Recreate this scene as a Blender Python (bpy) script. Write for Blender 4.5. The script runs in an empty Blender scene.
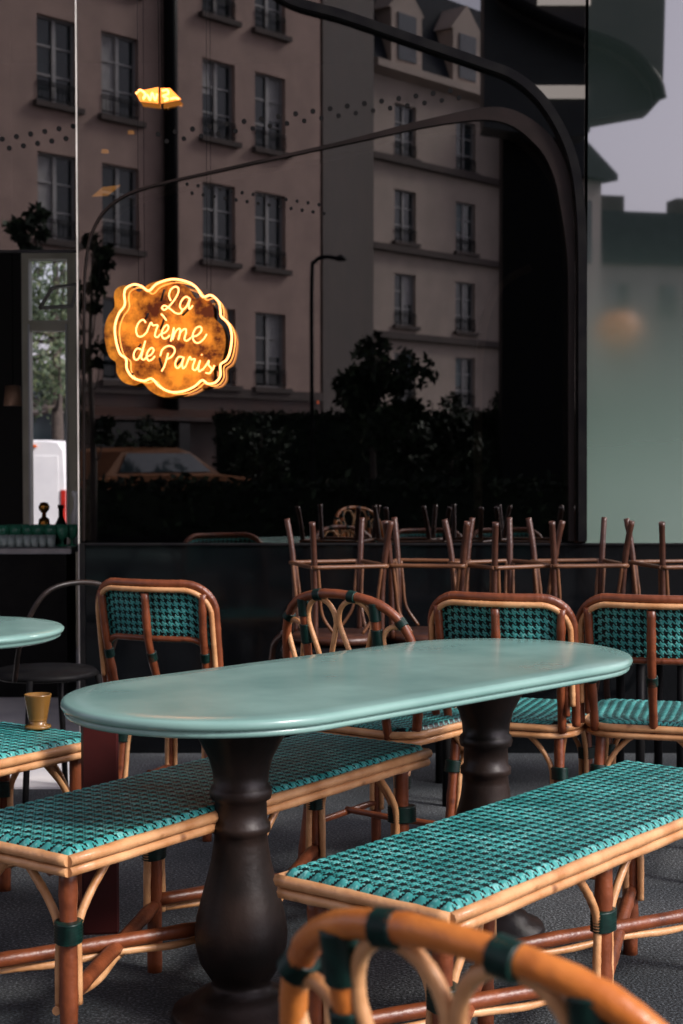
import bpy, math, random
from mathutils import Vector, Matrix
random.seed(7)
R = math.radians
scene = bpy.context.scene
COL = scene.collection

# ------------------------------------------------------------------ camera
FPX = 1550.0
H = 1.20
PITCH = math.atan(57 / FPX)
cam_d = bpy.data.cameras.new('camera')
cam = bpy.data.objects.new('camera', cam_d)
COL.objects.link(cam)
cam.location = (0, 0, H)
cam.rotation_euler = (R(90) - PITCH, 0, 0)
cam_d.sensor_width = 36
cam_d.lens = FPX * 36 / 1024
cam_d.clip_start = 0.05
cam_d.clip_end = 3000
cam_d.dof.use_dof = True
cam_d.dof.focus_distance = 3.5
cam_d.dof.aperture_fstop = 7.0
scene.camera = cam
CP, SP = math.cos(PITCH), math.sin(PITCH)


def ray(px, py):
    a = (px - 341.5) / FPX
    b = -(py - 512) / FPX
    return Vector((a, CP + b * SP, -SP + b * CP))


def at_z(px, py, z):
    d = ray(px, py)
    t = (z - H) / d.z
    return Vector((d.x * t, d.y * t, z))


def at_y(px, py, y):
    d = ray(px, py)
    t = y / d.y
    return Vector((d.x * t, y, H + d.z * t))


# ------------------------------------------------------------------ materials
def new_mat(name):
    m = bpy.data.materials.new(name)
    m.use_nodes = True
    nt = m.node_tree
    return m, nt, nt.nodes['Principled BSDF']


def mat(name, c1, c2=None, scale=8.0, rough=0.5, bump=0.0, bscale=None, metallic=0.0, spec=0.5, stretch=None, detail=4, rvar=0.12, lo=.35, hi=.65):
    m, nt, b = new_mat(name)
    N, L = nt.nodes, nt.links
    b.inputs['Roughness'].default_value = rough
    b.inputs['Metallic'].default_value = metallic
    b.inputs['Specular IOR Level'].default_value = spec
    if c2 is None:
        c2 = tuple(x * 0.75 for x in c1)
    tc = N.new('ShaderNodeTexCoord')
    mp = N.new('ShaderNodeMapping')
    L.new(tc.outputs['Object'], mp.inputs['Vector'])
    if stretch:
        mp.inputs['Scale'].default_value = stretch
    no = N.new('ShaderNodeTexNoise')
    no.inputs['Scale'].default_value = scale
    no.inputs['Detail'].default_value = detail
    L.new(mp.outputs[0], no.inputs['Vector'])
    cr = N.new('ShaderNodeValToRGB')
    cr.color_ramp.elements[0].position = lo
    cr.color_ramp.elements[1].position = hi
    cr.color_ramp.elements[0].color = (*c2, 1)
    cr.color_ramp.elements[1].color = (*c1, 1)
    L.new(no.outputs['Fac'], cr.inputs[0])
    L.new(cr.outputs[0], b.inputs['Base Color'])
    mr = N.new('ShaderNodeMapRange')
    mr.inputs['To Min'].default_value = max(0.02, rough - rvar)
    mr.inputs['To Max'].default_value = min(1, rough + rvar)
    L.new(no.outputs['Fac'], mr.inputs['Value'])
    L.new(mr.outputs[0], b.inputs['Roughness'])
    if bump:
        n2 = N.new('ShaderNodeTexNoise')
        n2.inputs['Scale'].default_value = bscale or scale * 4
        n2.inputs['Detail'].default_value = 3
        L.new(mp.outputs[0], n2.inputs['Vector'])
        bp = N.new('ShaderNodeBump')
        bp.inputs['Strength'].default_value = bump
        bp.inputs['Distance'].default_value = 0.01
        L.new(n2.outputs['Fac'], bp.inputs['Height'])
        L.new(bp.outputs[0], b.inputs['Normal'])
    return m


def emit(name, col, strength):
    m, nt, b = new_mat(name)
    b.inputs['Base Color'].default_value = (*col, 1)
    b.inputs['Emission Color'].default_value = (*col, 1)
    b.inputs['Emission Strength'].default_value = strength
    return m


def glass_mat(name, tint, refl, ior=1.5):
    """half-mirrored window glass: clear tinted sheet with a reflective coat"""
    m = bpy.data.materials.new(name)
    m.use_nodes = True
    nt = m.node_tree
    N, L = nt.nodes, nt.links
    N.remove(N['Principled BSDF'])
    out = N['Material Output']
    tr = N.new('ShaderNodeBsdfTransparent')
    tr.inputs['Color'].default_value = (*tint, 1)
    gl = N.new('ShaderNodeBsdfGlossy')
    gl.inputs['Roughness'].default_value = 0.0
    gl.inputs['Color'].default_value = (1, 1, 1, 1)
    fr = N.new('ShaderNodeFresnel')
    fr.inputs['IOR'].default_value = ior
    ad = N.new('ShaderNodeMath')
    ad.operation = 'ADD'
    ad.use_clamp = True
    ad.inputs[1].default_value = refl
    L.new(fr.outputs[0], ad.inputs[0])
    mx = N.new('ShaderNodeMixShader')
    L.new(ad.outputs[0], mx.inputs[0])
    L.new(tr.outputs[0], mx.inputs[1])
    L.new(gl.outputs[0], mx.inputs[2])
    L.new(mx.outputs[0], out.inputs['Surface'])
    return m


def rattan_mat(name, c1, c2, rough=.38):
    """cane with long grain and darker node rings at intervals"""
    m = mat(name, c1, c2, scale=16, rough=rough, bump=.15, bscale=90, detail=6, lo=.3, hi=.7)
    nt = m.node_tree
    N, L = nt.nodes, nt.links
    b = N['Principled BSDF']
    src = b.inputs['Base Color'].links[0].from_socket
    tc = N.new('ShaderNodeTexCoord')
    vo = N.new('ShaderNodeTexVoronoi')
    vo.inputs['Scale'].default_value = 13
    L.new(tc.outputs['Object'], vo.inputs['Vector'])
    r = N.new('ShaderNodeValToRGB')
    r.color_ramp.elements[0].position = .05
    r.color_ramp.elements[1].position = .16
    r.color_ramp.elements[0].color = (.28, .2, .15, 1)
    r.color_ramp.elements[1].color = (1, 1, 1, 1)
    L.new(vo.outputs['Distance'], r.inputs[0])
    mu = N.new('ShaderNodeMix')
    mu.data_type = 'RGBA'
    mu.blend_type = 'MULTIPLY'
    mu.inputs[0].default_value = .8
    L.new(src, mu.inputs[6])
    L.new(r.outputs[0], mu.inputs[7])
    L.new(mu.outputs[2], b.inputs['Base Color'])
    return m


M = {}
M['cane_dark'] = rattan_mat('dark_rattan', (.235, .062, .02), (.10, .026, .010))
M['cane_walnut'] = rattan_mat('walnut_rattan', (.07, .023, .010), (.035, .011, .006))  # darker copy of the dark cane, shade painted in for the upturned chairs
M['cane_brown'] = rattan_mat('brown_cane', (.16, .066, .026), (.09, .035, .014))  # darker copy of the light cane, shade of the back row in its colour
M['cane_light'] = rattan_mat('light_rattan', (.68, .38, .18), (.44, .20, .075))
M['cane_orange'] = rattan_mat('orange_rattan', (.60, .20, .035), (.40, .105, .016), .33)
M['cane_pale'] = rattan_mat('pale_cane', (.68, .38, .18), (.50, .235, .09), .4)
M['teal'] = mat('teal_strand', (.062, .37, .345), (.02, .19, .18), scale=9, rough=.42, rvar=.12, detail=9, spec=.4)
M['teal_pale'] = mat('pale_teal_strand', (.19, .50, .47), (.06, .28, .26), scale=9, rough=.38, detail=9, spec=.45)
M['black_strand'] = mat('black_strand', (.004, .008, .009), (.002, .004, .005), scale=40, rough=.45, spec=.2)
M['binding'] = mat('green_binding', (.003, .026, .020), (.0015, .013, .010), scale=60, rough=.4, spec=.35)
M['marble'] = mat('green_stone', (.235, .40, .355), (.16, .30, .27), scale=4, rough=.19, detail=8, rvar=.11, lo=.3, hi=.7)
M['iron'] = mat('dark_iron', (.022, .013, .010), (.008, .006, .005), scale=9, rough=.42, bump=.15, spec=.3)
M['asphalt'] = mat('asphalt', (.088, .096, .100), (.034, .041, .046), scale=2.2, rough=.8, bump=.7, bscale=150, detail=10, spec=.3)
def speckle(m):
    nt = m.node_tree
    N, L = nt.nodes, nt.links
    b = N['Principled BSDF']
    src = b.inputs['Base Color'].links[0].from_socket
    tc = N.new('ShaderNodeTexCoord')
    no = N.new('ShaderNodeTexNoise')
    no.inputs['Scale'].default_value = 140
    no.inputs['Detail'].default_value = 2
    L.new(tc.outputs['Object'], no.inputs['Vector'])
    cr = N.new('ShaderNodeValToRGB')
    e = cr.color_ramp.elements
    e[0].position, e[1].position = .38, .70
    e[0].color, e[1].color = (.45, .45, .45, 1), (2.6, 2.6, 2.6, 1)
    m2 = cr.color_ramp.elements.new(.56)
    m2.color = (1.05, 1.05, 1.05, 1)
    L.new(no.outputs['Fac'], cr.inputs[0])
    mu = N.new('ShaderNodeMix')
    mu.data_type = 'RGBA'
    mu.blend_type = 'MULTIPLY'
    mu.inputs[0].default_value = 1
    L.new(src, mu.inputs[6])
    L.new(cr.outputs[0], mu.inputs[7])
    L.new(mu.outputs[2], b.inputs['Base Color'])


speckle(M['asphalt'])
M['road'] = mat('road', (.06, .06, .06), (.04, .04, .042), scale=3, rough=.85, bump=.3, bscale=80)
M['kerb'] = mat('kerb_stone', (.3, .29, .28), scale=5, rough=.8)
M['pale_stone'] = mat('pale_stone', (.74, .73, .72), (.58, .58, .59), scale=4, rough=.55, detail=8)  # brightness of the ground at the left put into a pale colour
M['white_paint'] = mat('white_paint', (.78, .79, .80), (.7, .71, .73), scale=3, rough=.35)
M['frame_dark'] = mat('black_metal', (.008, .008, .008), (.004, .004, .005), scale=12, rough=.5, spec=.08)
M['brown_dark'] = mat('dark_brown_wood', (.006, .004, .004), (.003, .002, .002), scale=7, rough=.5, stretch=(1, 1, 6), spec=.2)
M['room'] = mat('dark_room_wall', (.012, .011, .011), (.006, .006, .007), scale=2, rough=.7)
M['black_gloss'] = mat('black_glass_cladding', (.004, .005, .006), (.002, .0025, .003), scale=3, rough=.10, spec=.45, rvar=.06)
M['copper'] = mat('copper_trim', (.42, .25, .17), (.28, .16, .11), scale=8, rough=.45, metallic=.3)
M['arch_brown'] = mat('dark_bronze_trim', (.014, .009, .008), (.008, .006, .005), scale=8, rough=.45, spec=.15)
M['edge'] = mat('polished_glass_edge', (.75, .72, .66), (.5, .49, .45), scale=6, rough=.2)
M['pane'] = glass_mat('half_mirrored_glass', (.45, .50, .50), .145)
M['clear'] = glass_mat('clear_glass', (.93, .96, .95), .0)
M['dot'] = mat('grey_vinyl_dot', (.012, .012, .012), (.008, .008, .008), scale=10, rough=.8, spec=.03)
M['red_post'] = mat('dark_red_paint', (.055, .007, .006), (.03, .005, .005), scale=6, rough=.35)
M['amber_pot'] = mat('amber_glaze', (.22, .11, .022), (.13, .06, .013), scale=6, rough=.25)
M['brass'] = mat('brass', (.55, .28, .06), (.35, .16, .03), scale=10, rough=.25, metallic=.9)
M['olive_frame'] = mat('olive_frame', (.72, .69, .57), (.62, .59, .48), scale=6, rough=.5)
M['green_glass'] = mat('green_glass', (.07, .34, .20), (.04, .2, .13), scale=12, rough=.12)
M['clearish'] = mat('pale_glass', (.35, .42, .41), (.22, .28, .28), scale=12, rough=.1)
M['red_light'] = mat('red_lens', (.5, .03, .02), (.35, .02, .015), scale=12, rough=.2)
M['orange_lens'] = mat('orange_lens', (.7, .13, .02), (.5, .1, .02), scale=12, rough=.2)
M['tyre'] = mat('rubber', (.02, .02, .02), (.014, .014, .014), scale=12, rough=.8)
M['metal'] = mat('grey_metal', (.4, .4, .42), (.3, .3, .31), scale=9, rough=.3, metallic=.7)
M['plaster'] = mat('pink_beige_plaster', (.48, .335, .285), (.38, .265, .225), scale=1.2, rough=.9, detail=9, bump=.2, bscale=12)
M['plaster_tan'] = mat('tan_plaster', (.52, .42, .36), (.43, .35, .30), scale=1.0, rough=.9, detail=9)
M['plaster_dark'] = mat('dark_taupe_plaster', (.105, .08, .072), (.075, .058, .053), scale=1.2, rough=.9, detail=9)
M['plaster_far'] = mat('pale_far_plaster', (.46, .40, .36), (.38, .34, .31), scale=.8, rough=.9)
M['soot'] = mat('sooty_plaster', (.062, .046, .041), (.04, .03, .027), scale=.9, rough=.9, detail=9)  # even very dark brown for the narrow house wall
M['zinc'] = mat('zinc_roof', (.030, .034, .042), (.02, .023, .03), scale=1.5, rough=.85, spec=.08)
M['shop_brown'] = mat('shopfront_brown', (.07, .022, .012), (.035, .013, .009), scale=1.3, rough=.5)
M['tan_car'] = mat('tan_car_paint', (.16, .065, .028), (.13, .05, .022), scale=3, rough=.6, spec=.1)
M['grey_car'] = mat('grey_car_paint', (.09, .095, .10), (.07, .075, .08), scale=3, rough=.25)
M['win_glass'] = mat('dark_window_glass', (.035, .05, .055), (.015, .022, .026), scale=.6, rough=.05, spec=.6, rvar=.03)
M['win_frame'] = mat('pale_window_frame', (.42, .41, .40), (.34, .33, .33), scale=5, rough=.6)
M['blind_blue'] = mat('pale_blue_blind', (.25, .30, .31), (.18, .22, .23), scale=2, rough=.8)
M['leaf'] = mat('tree_leaf', (.045, .075, .028), (.02, .038, .016), scale=3, rough=.6)
M['leaf_lit'] = mat('tree_leaf_pale', (.10, .12, .05), (.05, .07, .03), scale=3, rough=.6)  # paler leaf tone, scattered at random
M['hedge_leaf'] = mat('dark_hedge_leaf', (.016, .026, .014), (.008, .013, .008), scale=3, rough=.7, spec=.2)
M['bark'] = mat('bark', (.07, .055, .045), (.04, .03, .026), scale=14, rough=.9, bump=.5)
M['charcoal'] = mat('charcoal_cladding', (.035, .040, .042), (.022, .027, .028), scale=2, rough=.45)
M['charcoal_brown'] = mat('brown_charcoal_cladding', (.07, .062, .058), (.05, .045, .043), scale=2, rough=.5)
M['fabric_dark'] = mat('dark_awning', (.03, .03, .032), (.02, .02, .022), scale=6, rough=.9)
M['neon'] = emit('neon_tube_light', (1.0, .36, .11), 3.3)
M['neon_dim'] = emit('neon_side_light', (1.0, .36, .07), 1.0)
M['lamp_strip'] = emit('lamp_strip_light', (1.0, .86, .76), .7)
M['small_amber'] = emit('small_amber_light', (1.0, .33, .05), .8)
M['dim_lamp'] = emit('dim_orange_globe', (.8, .32, .10), .22)
M['small_red'] = emit('small_red_light', (1.0, .12, .03), .9)


def amber_plate():
    m, nt, b = new_mat('amber_acrylic')
    N, L = nt.nodes, nt.links
    tc = N.new('ShaderNodeTexCoord')
    no = N.new('ShaderNodeTexNoise')
    no.inputs['Scale'].default_value = 9
    no.inputs['Detail'].default_value = 9
    no.inputs['Roughness'].default_value = .7
    L.new(tc.outputs['Object'], no.inputs['Vector'])
    cr = N.new('ShaderNodeValToRGB')
    cr.color_ramp.elements[0].position = .40
    cr.color_ramp.elements[1].position = .62
    cr.color_ramp.elements[0].color = (.08, .02, .006, 1)
    cr.color_ramp.elements[1].color = (.80, .33, .03, 1)
    L.new(no.outputs['Fac'], cr.inputs[0])
    L.new(cr.outputs[0], b.inputs['Base Color'])
    b.inputs['Roughness'].default_value = .25
    return m


M['amber'] = amber_plate()


def frosted_green():
    m, nt, b = new_mat('frosted_green_glass')
    N, L = nt.nodes, nt.links
    tc = N.new('ShaderNodeTexCoord')
    no = N.new('ShaderNodeTexNoise')
    no.inputs['Scale'].default_value = 2.0
    no.inputs['Detail'].default_value = 6
    L.new(tc.outputs['Object'], no.inputs['Vector'])
    cr = N.new('ShaderNodeValToRGB')
    cr.color_ramp.elements[0].color = (.15, .25, .20, 1)
    cr.color_ramp.elements[1].color = (.20, .31, .25, 1)
    L.new(no.outputs['Fac'], cr.inputs[0])
    L.new(cr.outputs[0], b.inputs['Base Color'])
    b.inputs['Roughness'].default_value = .9
    b.inputs['Specular IOR Level'].default_value = 0
    # light falloff painted in: green sinks to near black up the pane (object z = metres above ground)
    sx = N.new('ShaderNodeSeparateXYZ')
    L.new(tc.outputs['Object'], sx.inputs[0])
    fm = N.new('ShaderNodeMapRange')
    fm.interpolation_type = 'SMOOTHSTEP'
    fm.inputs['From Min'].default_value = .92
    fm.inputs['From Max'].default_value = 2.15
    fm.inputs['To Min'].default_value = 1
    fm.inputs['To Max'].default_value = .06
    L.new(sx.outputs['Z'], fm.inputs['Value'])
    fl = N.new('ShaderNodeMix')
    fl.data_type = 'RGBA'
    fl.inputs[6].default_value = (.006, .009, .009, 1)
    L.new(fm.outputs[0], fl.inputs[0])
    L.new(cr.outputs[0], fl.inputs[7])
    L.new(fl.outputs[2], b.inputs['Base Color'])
    gl = N.new('ShaderNodeBsdfGlossy')
    rr = N.new('ShaderNodeMapRange')
    rr.inputs['To Min'].default_value = .004
    rr.inputs['To Max'].default_value = .20
    L.new(fm.outputs[0], rr.inputs['Value'])
    L.new(rr.outputs[0], gl.inputs['Roughness'])
    mx = N.new('ShaderNodeMixShader')
    mx.inputs[0].default_value = .42
    L.new(b.outputs[0], mx.inputs[1])
    L.new(gl.outputs[0], mx.inputs[2])
    L.new(mx.outputs[0], N['Material Output'].inputs['Surface'])
    return m


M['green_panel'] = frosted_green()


# ------------------------------------------------------------------ mesh builder
def smooth_path(pts, n=6, closed=False):
    P = [Vector(p) for p in pts]
    out = []
    m = len(P)
    rng = range(m if closed else m - 1)
    for i in rng:
        if closed:
            p0, p1, p2, p3 = P[(i - 1) % m], P[i], P[(i + 1) % m], P[(i + 2) % m]
        else:
            p1, p2 = P[i], P[i + 1]
            p0 = P[i - 1] if i > 0 else p1 * 2 - p2
            p3 = P[i + 2] if i + 2 < m else p2 * 2 - p1
        for k in range(n):
            t = k / n
            out.append(.5 * ((2 * p1) + (p2 - p0) * t + (2 * p0 - 5 * p1 + 4 * p2 - p3) * t * t + (3 * p1 - p0 - 3 * p2 + p3) * t ** 3))
    if not closed:
        out.append(P[-1])
    return out


class MB:
    def __init__(self):
        self.v, self.f, self.mi, self.sm = [], [], [], []

    def add(self, vs, fs, mi=0, sm=False):
        o = len(self.v)
        self.v += [tuple(v) for v in vs]
        for f in fs:
            self.f.append(tuple(i + o for i in f))
            self.mi.append(mi)
            self.sm.append(sm)
        return self

    def box(self, x0, x1, y0, y1, z0, z1, mi=0):
        vs = [(x0, y0, z0), (x1, y0, z0), (x1, y1, z0), (x0, y1, z0), (x0, y0, z1), (x1, y0, z1), (x1, y1, z1), (x0, y1, z1)]
        return self.add(vs, [(0, 3, 2, 1), (4, 5, 6, 7), (0, 1, 5, 4), (1, 2, 6, 5), (2, 3, 7, 6), (3, 0, 4, 7)], mi)

    def bbox(self, x0, x1, y0, y1, z0, z1, b=.01, mi=0):
        """box with chamfered vertical and top edges"""
        def ring(i, z):
            return [(x0 + i, y0 + b, z), (x0 + b, y0 + i, z), (x1 - b, y0 + i, z), (x1 - i, y0 + b, z), (x1 - i, y1 - b, z), (x1 - b, y1 - i, z), (x0 + b, y1 - i, z), (x0 + i, y1 - b, z)]
        return self.loft([ring(b * .6, z0), ring(0, z0 + b), ring(0, z1 - b), ring(b * .6, z1)], mi=mi, sm=False)

    def loft(self, rings, closed=True, caps=True, mi=0, sm=True):
        n = len(rings[0])
        vs = [p for r in rings for p in r]
        fs = []
        for a in range(len(rings) - 1):
            for i in range(n if closed else n - 1):
                j = (i + 1) % n
                fs.append((a * n + i, a * n + j, (a + 1) * n + j, (a + 1) * n + i))
        self.add(vs, fs, mi, sm)
        if caps and closed:
            self.add(rings[0], [tuple(range(n))[::-1]], mi)
            self.add(rings[-1], [tuple(range(n))], mi)
        return self

    def tube(self, pts, r, n=8, mi=0, closed=False, caps=True):
        P = [Vector(p) for p in pts]
        m = len(P)
        rr = r if isinstance(r, (list, tuple)) else [r] * m
        T = []
        for i in range(m):
            a = P[(i - 1) % m] if (closed or i > 0) else P[i]
            b = P[(i + 1) % m] if (closed or i < m - 1) else P[i]
            d = b - a
            T.append(d.normalized() if d.length > 1e-9 else Vector((0, 0, 1)))
        up = Vector((0, 0, 1)) if abs(T[0].z) < .9 else Vector((1, 0, 0))
        nrm = (up - T[0] * up.dot(T[0])).normalized()
        rings = []
        for i in range(m):
            nrm = nrm - T[i] * nrm.dot(T[i])
            nrm = nrm.normalized() if nrm.length > 1e-6 else T[i].orthogonal().normalized()
            bn = T[i].cross(nrm)
            rings.append([P[i] + (nrm * math.cos(2 * math.pi * k / n) + bn * math.sin(2 * math.pi * k / n)) * rr[i] for k in range(n)])
        if closed:
            rings.append(rings[0])
        return self.loft(rings, caps=caps and not closed, mi=mi)

    def cane(self, pts, r, n=8, mi=0, nodes=True):
        """rattan pole: slightly uneven, with swollen growth nodes"""
        P = smooth_path(pts, 8) if len(pts) > 2 else [Vector(pts[0]).lerp(Vector(pts[1]), k / 14) for k in range(15)]
        s, rr, nxt = 0, [], random.uniform(.05, .2)
        for i, p in enumerate(P):
            if i:
                s += (p - P[i - 1]).length
            q = r * random.uniform(.97, 1.03)
            if nodes and s > nxt:
                q = r * 1.10
                nxt += random.uniform(.14, .3)
            rr.append(q)
        return self.tube(P, rr, n, mi)

    def lathe(self, prof, c=(0, 0, 0), n=32, mi=0, sm=True):
        rings = [[(c[0] + r * math.cos(2 * math.pi * k / n), c[1] + r * math.sin(2 * math.pi * k / n), c[2] + z) for k in range(n)] for r, z in prof]
        return self.loft(rings, mi=mi, sm=sm)

    def prism(self, poly, axis, a, b, mi=0):
        """poly: list of 2D; axis 'y' => (x,z) extruded in y, 'x' => (y,z), 'z' => (x,y)"""
        def p3(p, t):
            return {'y': (p[0], t, p[1]), 'x': (t, p[0], p[1]), 'z': (p[0], p[1], t)}[axis]
        return self.loft([[p3(p, a) for p in poly], [p3(p, b) for p in poly]], mi=mi, sm=False)

    def build(self, name, mats, parent=None, fixn=True):
        me = bpy.data.meshes.new(name)
        me.from_pydata(self.v, [], self.f)
        mats = mats if isinstance(mats, (list, tuple)) else [mats]
        for k in mats:
            me.materials.append(M[k])
        me.polygons.foreach_set('material_index', self.mi)
        me.polygons.foreach_set('use_smooth', self.sm)
        me.update()
        if fixn:
            import bmesh
            bm = bmesh.new()
            bm.from_mesh(me)
            bmesh.ops.remove_doubles(bm, verts=bm.verts, dist=1e-5)
            bmesh.ops.recalc_face_normals(bm, faces=bm.faces)
            bm.to_mesh(me)
            bm.free()
        o = bpy.data.objects.new(name, me)
        COL.objects.link(o)
        if parent is not None:
            o.parent = parent
        return o


def tag(o, label=None, cat=None, group=None, kind=None):
    if label: o['label'] = label
    if cat: o['category'] = cat
    if group: o['group'] = group
    if kind: o['kind'] = kind
    return o


def empty(name, loc=(0, 0, 0), rz=0.0, label=None, cat=None, group=None):
    o = bpy.data.objects.new(name, None)
    COL.objects.link(o)
    o.location = loc
    o.rotation_euler = (0, 0, rz)
    o.empty_display_size = .1
    return tag(o, label, cat, group)


def copy_tree(o, parent=None):
    c = o.copy()
    COL.objects.link(c)
    if parent is not None:
        c.parent = parent
    for ch in list(o.children):
        copy_tree(ch, c)
    return c


def place(o, loc, rz, label=None):
    o.location = loc
    o.rotation_euler = (0, 0, rz)
    if label: o['label'] = label
    return o


# ------------------------------------------------------------------ woven houndstooth
def hound(i, j):
    warp = (i % 8) < 4
    weft = (j % 8) < 4
    return warp if ((i + j) % 4) < 2 else weft


def weave(fn, nu, nv, lump=.0016, period=8):
    """fn(u,v) -> (point, normal); one face per strand crossing, houndstooth colours, pillowed surface"""
    mb = MB()
    vs = []
    wr = random.Random(11)
    wob = [wr.uniform(.55, 1.35) for _ in range(97)]
    for j in range(nv + 1):
        for i in range(nu + 1):
            p, n = fn(i / nu, j / nv)
            a = math.sin(math.pi * i / (period / 2)) * math.sin(math.pi * j / (period / 2))
            q = sum(hound(i - d, j - e) for d in (0, 1) for e in (0, 1)) / 4
            h = lump * ((q - .5) * 1.5 + .35 * a * wob[(i // 4 * 7 + j // 4 * 13) % 97])
            vs.append(Vector(p) + Vector(n) * h)
    fs, mi = [], []
    rng = random.Random(3)
    for j in range(nv):
        for i in range(nu):
            a = j * (nu + 1) + i
            fs.append((a, a + 1, a + nu + 2, a + nu + 1))
            if hound(i, j):
                mi.append(1 if rng.random() < .22 else 0)
            else:
                mi.append(2)
    mb.add(vs, fs, 0, True)
    mb.mi = mi
    return mb


WMATS = ['teal', 'teal_pale', 'black_strand']


def binding_mb(pts, r, turns=6):
    """wound strip: ridged sleeve along a short path"""
    P = [Vector(p) for p in pts]
    a, b = P[0], P[-1]
    mb = MB()
    n = turns * 2
    path, rr = [], []
    for k in range(n + 1):
        path.append(a.lerp(b, k / n))
        rr.append(r * (1.0 if k % 2 else .86))
    return mb.tube(path, rr, 10)


def wrap_on(parent, c, d, ln, r, turns=6, matk='binding', el=None):
    c, d = Vector(c), Vector(d).normalized()
    mb = binding_mb([c - d * ln / 2, c + d * ln / 2], r, turns)
    if el is not None:                       # stretch round a bundle of canes
        ax, k = Vector(el[0]).normalized(), el[1]
        mb.v = [tuple(Vector(v) + ax * ((Vector(v) - c).dot(ax) * (k - 1))) for v in mb.v]
    return mb.build('binding', matk, parent)


# ------------------------------------------------------------------ BENCH (local x = length, y = width to the back)
BL, BW, BS = 1.28, .365, .46


def make_bench():
    root = empty('rattan_bench', label='', cat='bench', group='woven rattan benches on the terrace')

    def seat_fn(u, v):
        x, y = u * BL, v * BW
        dx, dy = min(x, BL - x), min(y, BW - y)
        e = .016
        drop = 0
        nx = ny = 0
        if dx < e:
            t = 1 - dx / e
            drop += .014 * t * t
            nx = (-t if x < BL / 2 else t)
        if dy < e:
            t = 1 - dy / e
            drop += .014 * t * t
            ny = (-t if y < BW / 2 else t)
        z = BS - drop + .003 * math.sin(math.pi * u) * math.sin(math.pi * v)
        return (x, y, z), Vector((nx, ny, 1)).normalized()
    weave(seat_fn, 360, 104, lump=.0016).build('woven_seat', WMATS, root, fixn=False)
    fr = MB()
    for dz, off, r in ((-.022, .004, .0115), (-.044, .001, .0105)):
        z = BS + dz
        o = off
        c = [(-o, -o), (BL + o, -o), (BL + o, BW + o), (-o, BW + o)]
        for k in range(4):
            a, b = c[k], c[(k + 1) % 4]
            fr.cane([(a[0], a[1], z), ((a[0] + b[0]) / 2, (a[1] + b[1]) / 2, z + .001), (b[0], b[1], z)], r)
    fr.build('seat_frame', 'cane_light', root)
    sup = MB()
    for y in (.07, BW - .07):
        sup.tube([(.02, y, BS - .055), (BL - .02, y, BS - .055)], .012)
    for x in (.25, .45, .85, 1.05):
        sup.tube([(x, .01, BS - .035), (x, BW - .01, BS - .035)], .009)
    sup.build('underframe', 'cane_dark', root)
    XS = (.045, .60, BL - .045)
    YS = (.045, BW - .045)
    for xi, x in enumerate(XS):
        for yi, y in enumerate(YS):
            lg = MB().cane([(x, y, 0), (x, y, .2), (x, y, BS - .05)], .0175, 10).build('leg', 'cane_dark', root)
            fy = -1 if yi == 0 else 1
            dirs = []
            if xi == 0: dirs = [Vector((1, 0, 0)), Vector((0, -fy, 0))]
            elif xi == 2: dirs = [Vector((-1, 0, 0)), Vector((0, -fy, 0))]
            else: dirs = [Vector((1, 0, 0)), Vector((-1, 0, 0))]
            P = Vector((x, y, 0))
            for d in dirs:
                s = .026
                pts = [P + d * s + Vector((0, 0, .135)), P + d * s + Vector((0, 0, .2)), P + d * s + Vector((0, 0, .285)),
                       P + d * (s + .025) + Vector((0, 0, .335)), P + d * (s + .07) + Vector((0, 0, .385)), P + d * (s + .105) + Vector((0, 0, .418))]
                MB().cane(pts, .0085, 8).build('brace', 'cane_light', lg)
            el = (dirs[0], 1.5) if xi == 1 else None
            wrap_on(lg, (x, y, .285), (0, 0, 1), .042, .029 if xi != 1 else .024, 7, el=el if el else ((dirs[0] + dirs[1]), 1.35))
    for k in range(2):
        x0, x1 = XS[k], XS[k + 1]
        for (a, b, dz) in (((x0, YS[0]), (x1, YS[1]), 0), ((x0, YS[1]), (x1, YS[0]), .012)):
            z = .155 + dz
            st = MB().cane([(a[0], a[1], z), ((a[0] + b[0]) / 2, (a[1] + b[1]) / 2, z), (b[0], b[1], z)], .0155).build('stretcher', 'cane_dark', root)
            A, B = Vector((a[0], a[1], z - .028)), Vector((b[0], b[1], z - .028))
            d = (B - A).normalized()
            nn = Vector((-d.y, d.x, 0))
            MB().cane([A + nn * .026, A + d * .1 + nn * .016, A.lerp(B, .3), A.lerp(B, .5) + Vector((0, 0, .006)), A.lerp(B, .7), B - d * .1 + nn * .016, B + nn * .026], .0085).build('cane', 'cane_light', st)
    return root


def bench_at(root, pA, pB):
    ang = math.atan2(pB.y - pA.y, pB.x - pA.x)
    root.location = (pA.x, pA.y, 0)
    root.rotation_euler = (0, 0, ang)


bench = make_bench()
A = at_z(68, 849, BS)
B = at_z(425, 745, BS)
bench_at(bench, A, B)
bench['label'] = 'woven teal rattan bench running behind the heavy table pedestal'
b2 = copy_tree(bench)
A2 = at_z(450, 905, BS)
B2p = A2 + (at_z(621, 762, BS) - at_z(280, 872, BS))
bench_at(b2, A2, B2p)
b2['label'] = 'woven teal rattan bench at right in front of the oval table'
b3 = copy_tree(bench)
B3 = at_z(100, 734, BS)
d3 = (B - A).normalized()
bench_at(b3, B3 - d3 * BL, B3)
b3['label'] = 'rattan bench cut by the left edge with amber pot on it'
UANG = math.atan2(d3.y, d3.x)


# ------------------------------------------------------------------ OVAL TABLE
TZ = .70
t_c = (at_z(341, 679, TZ))


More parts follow.
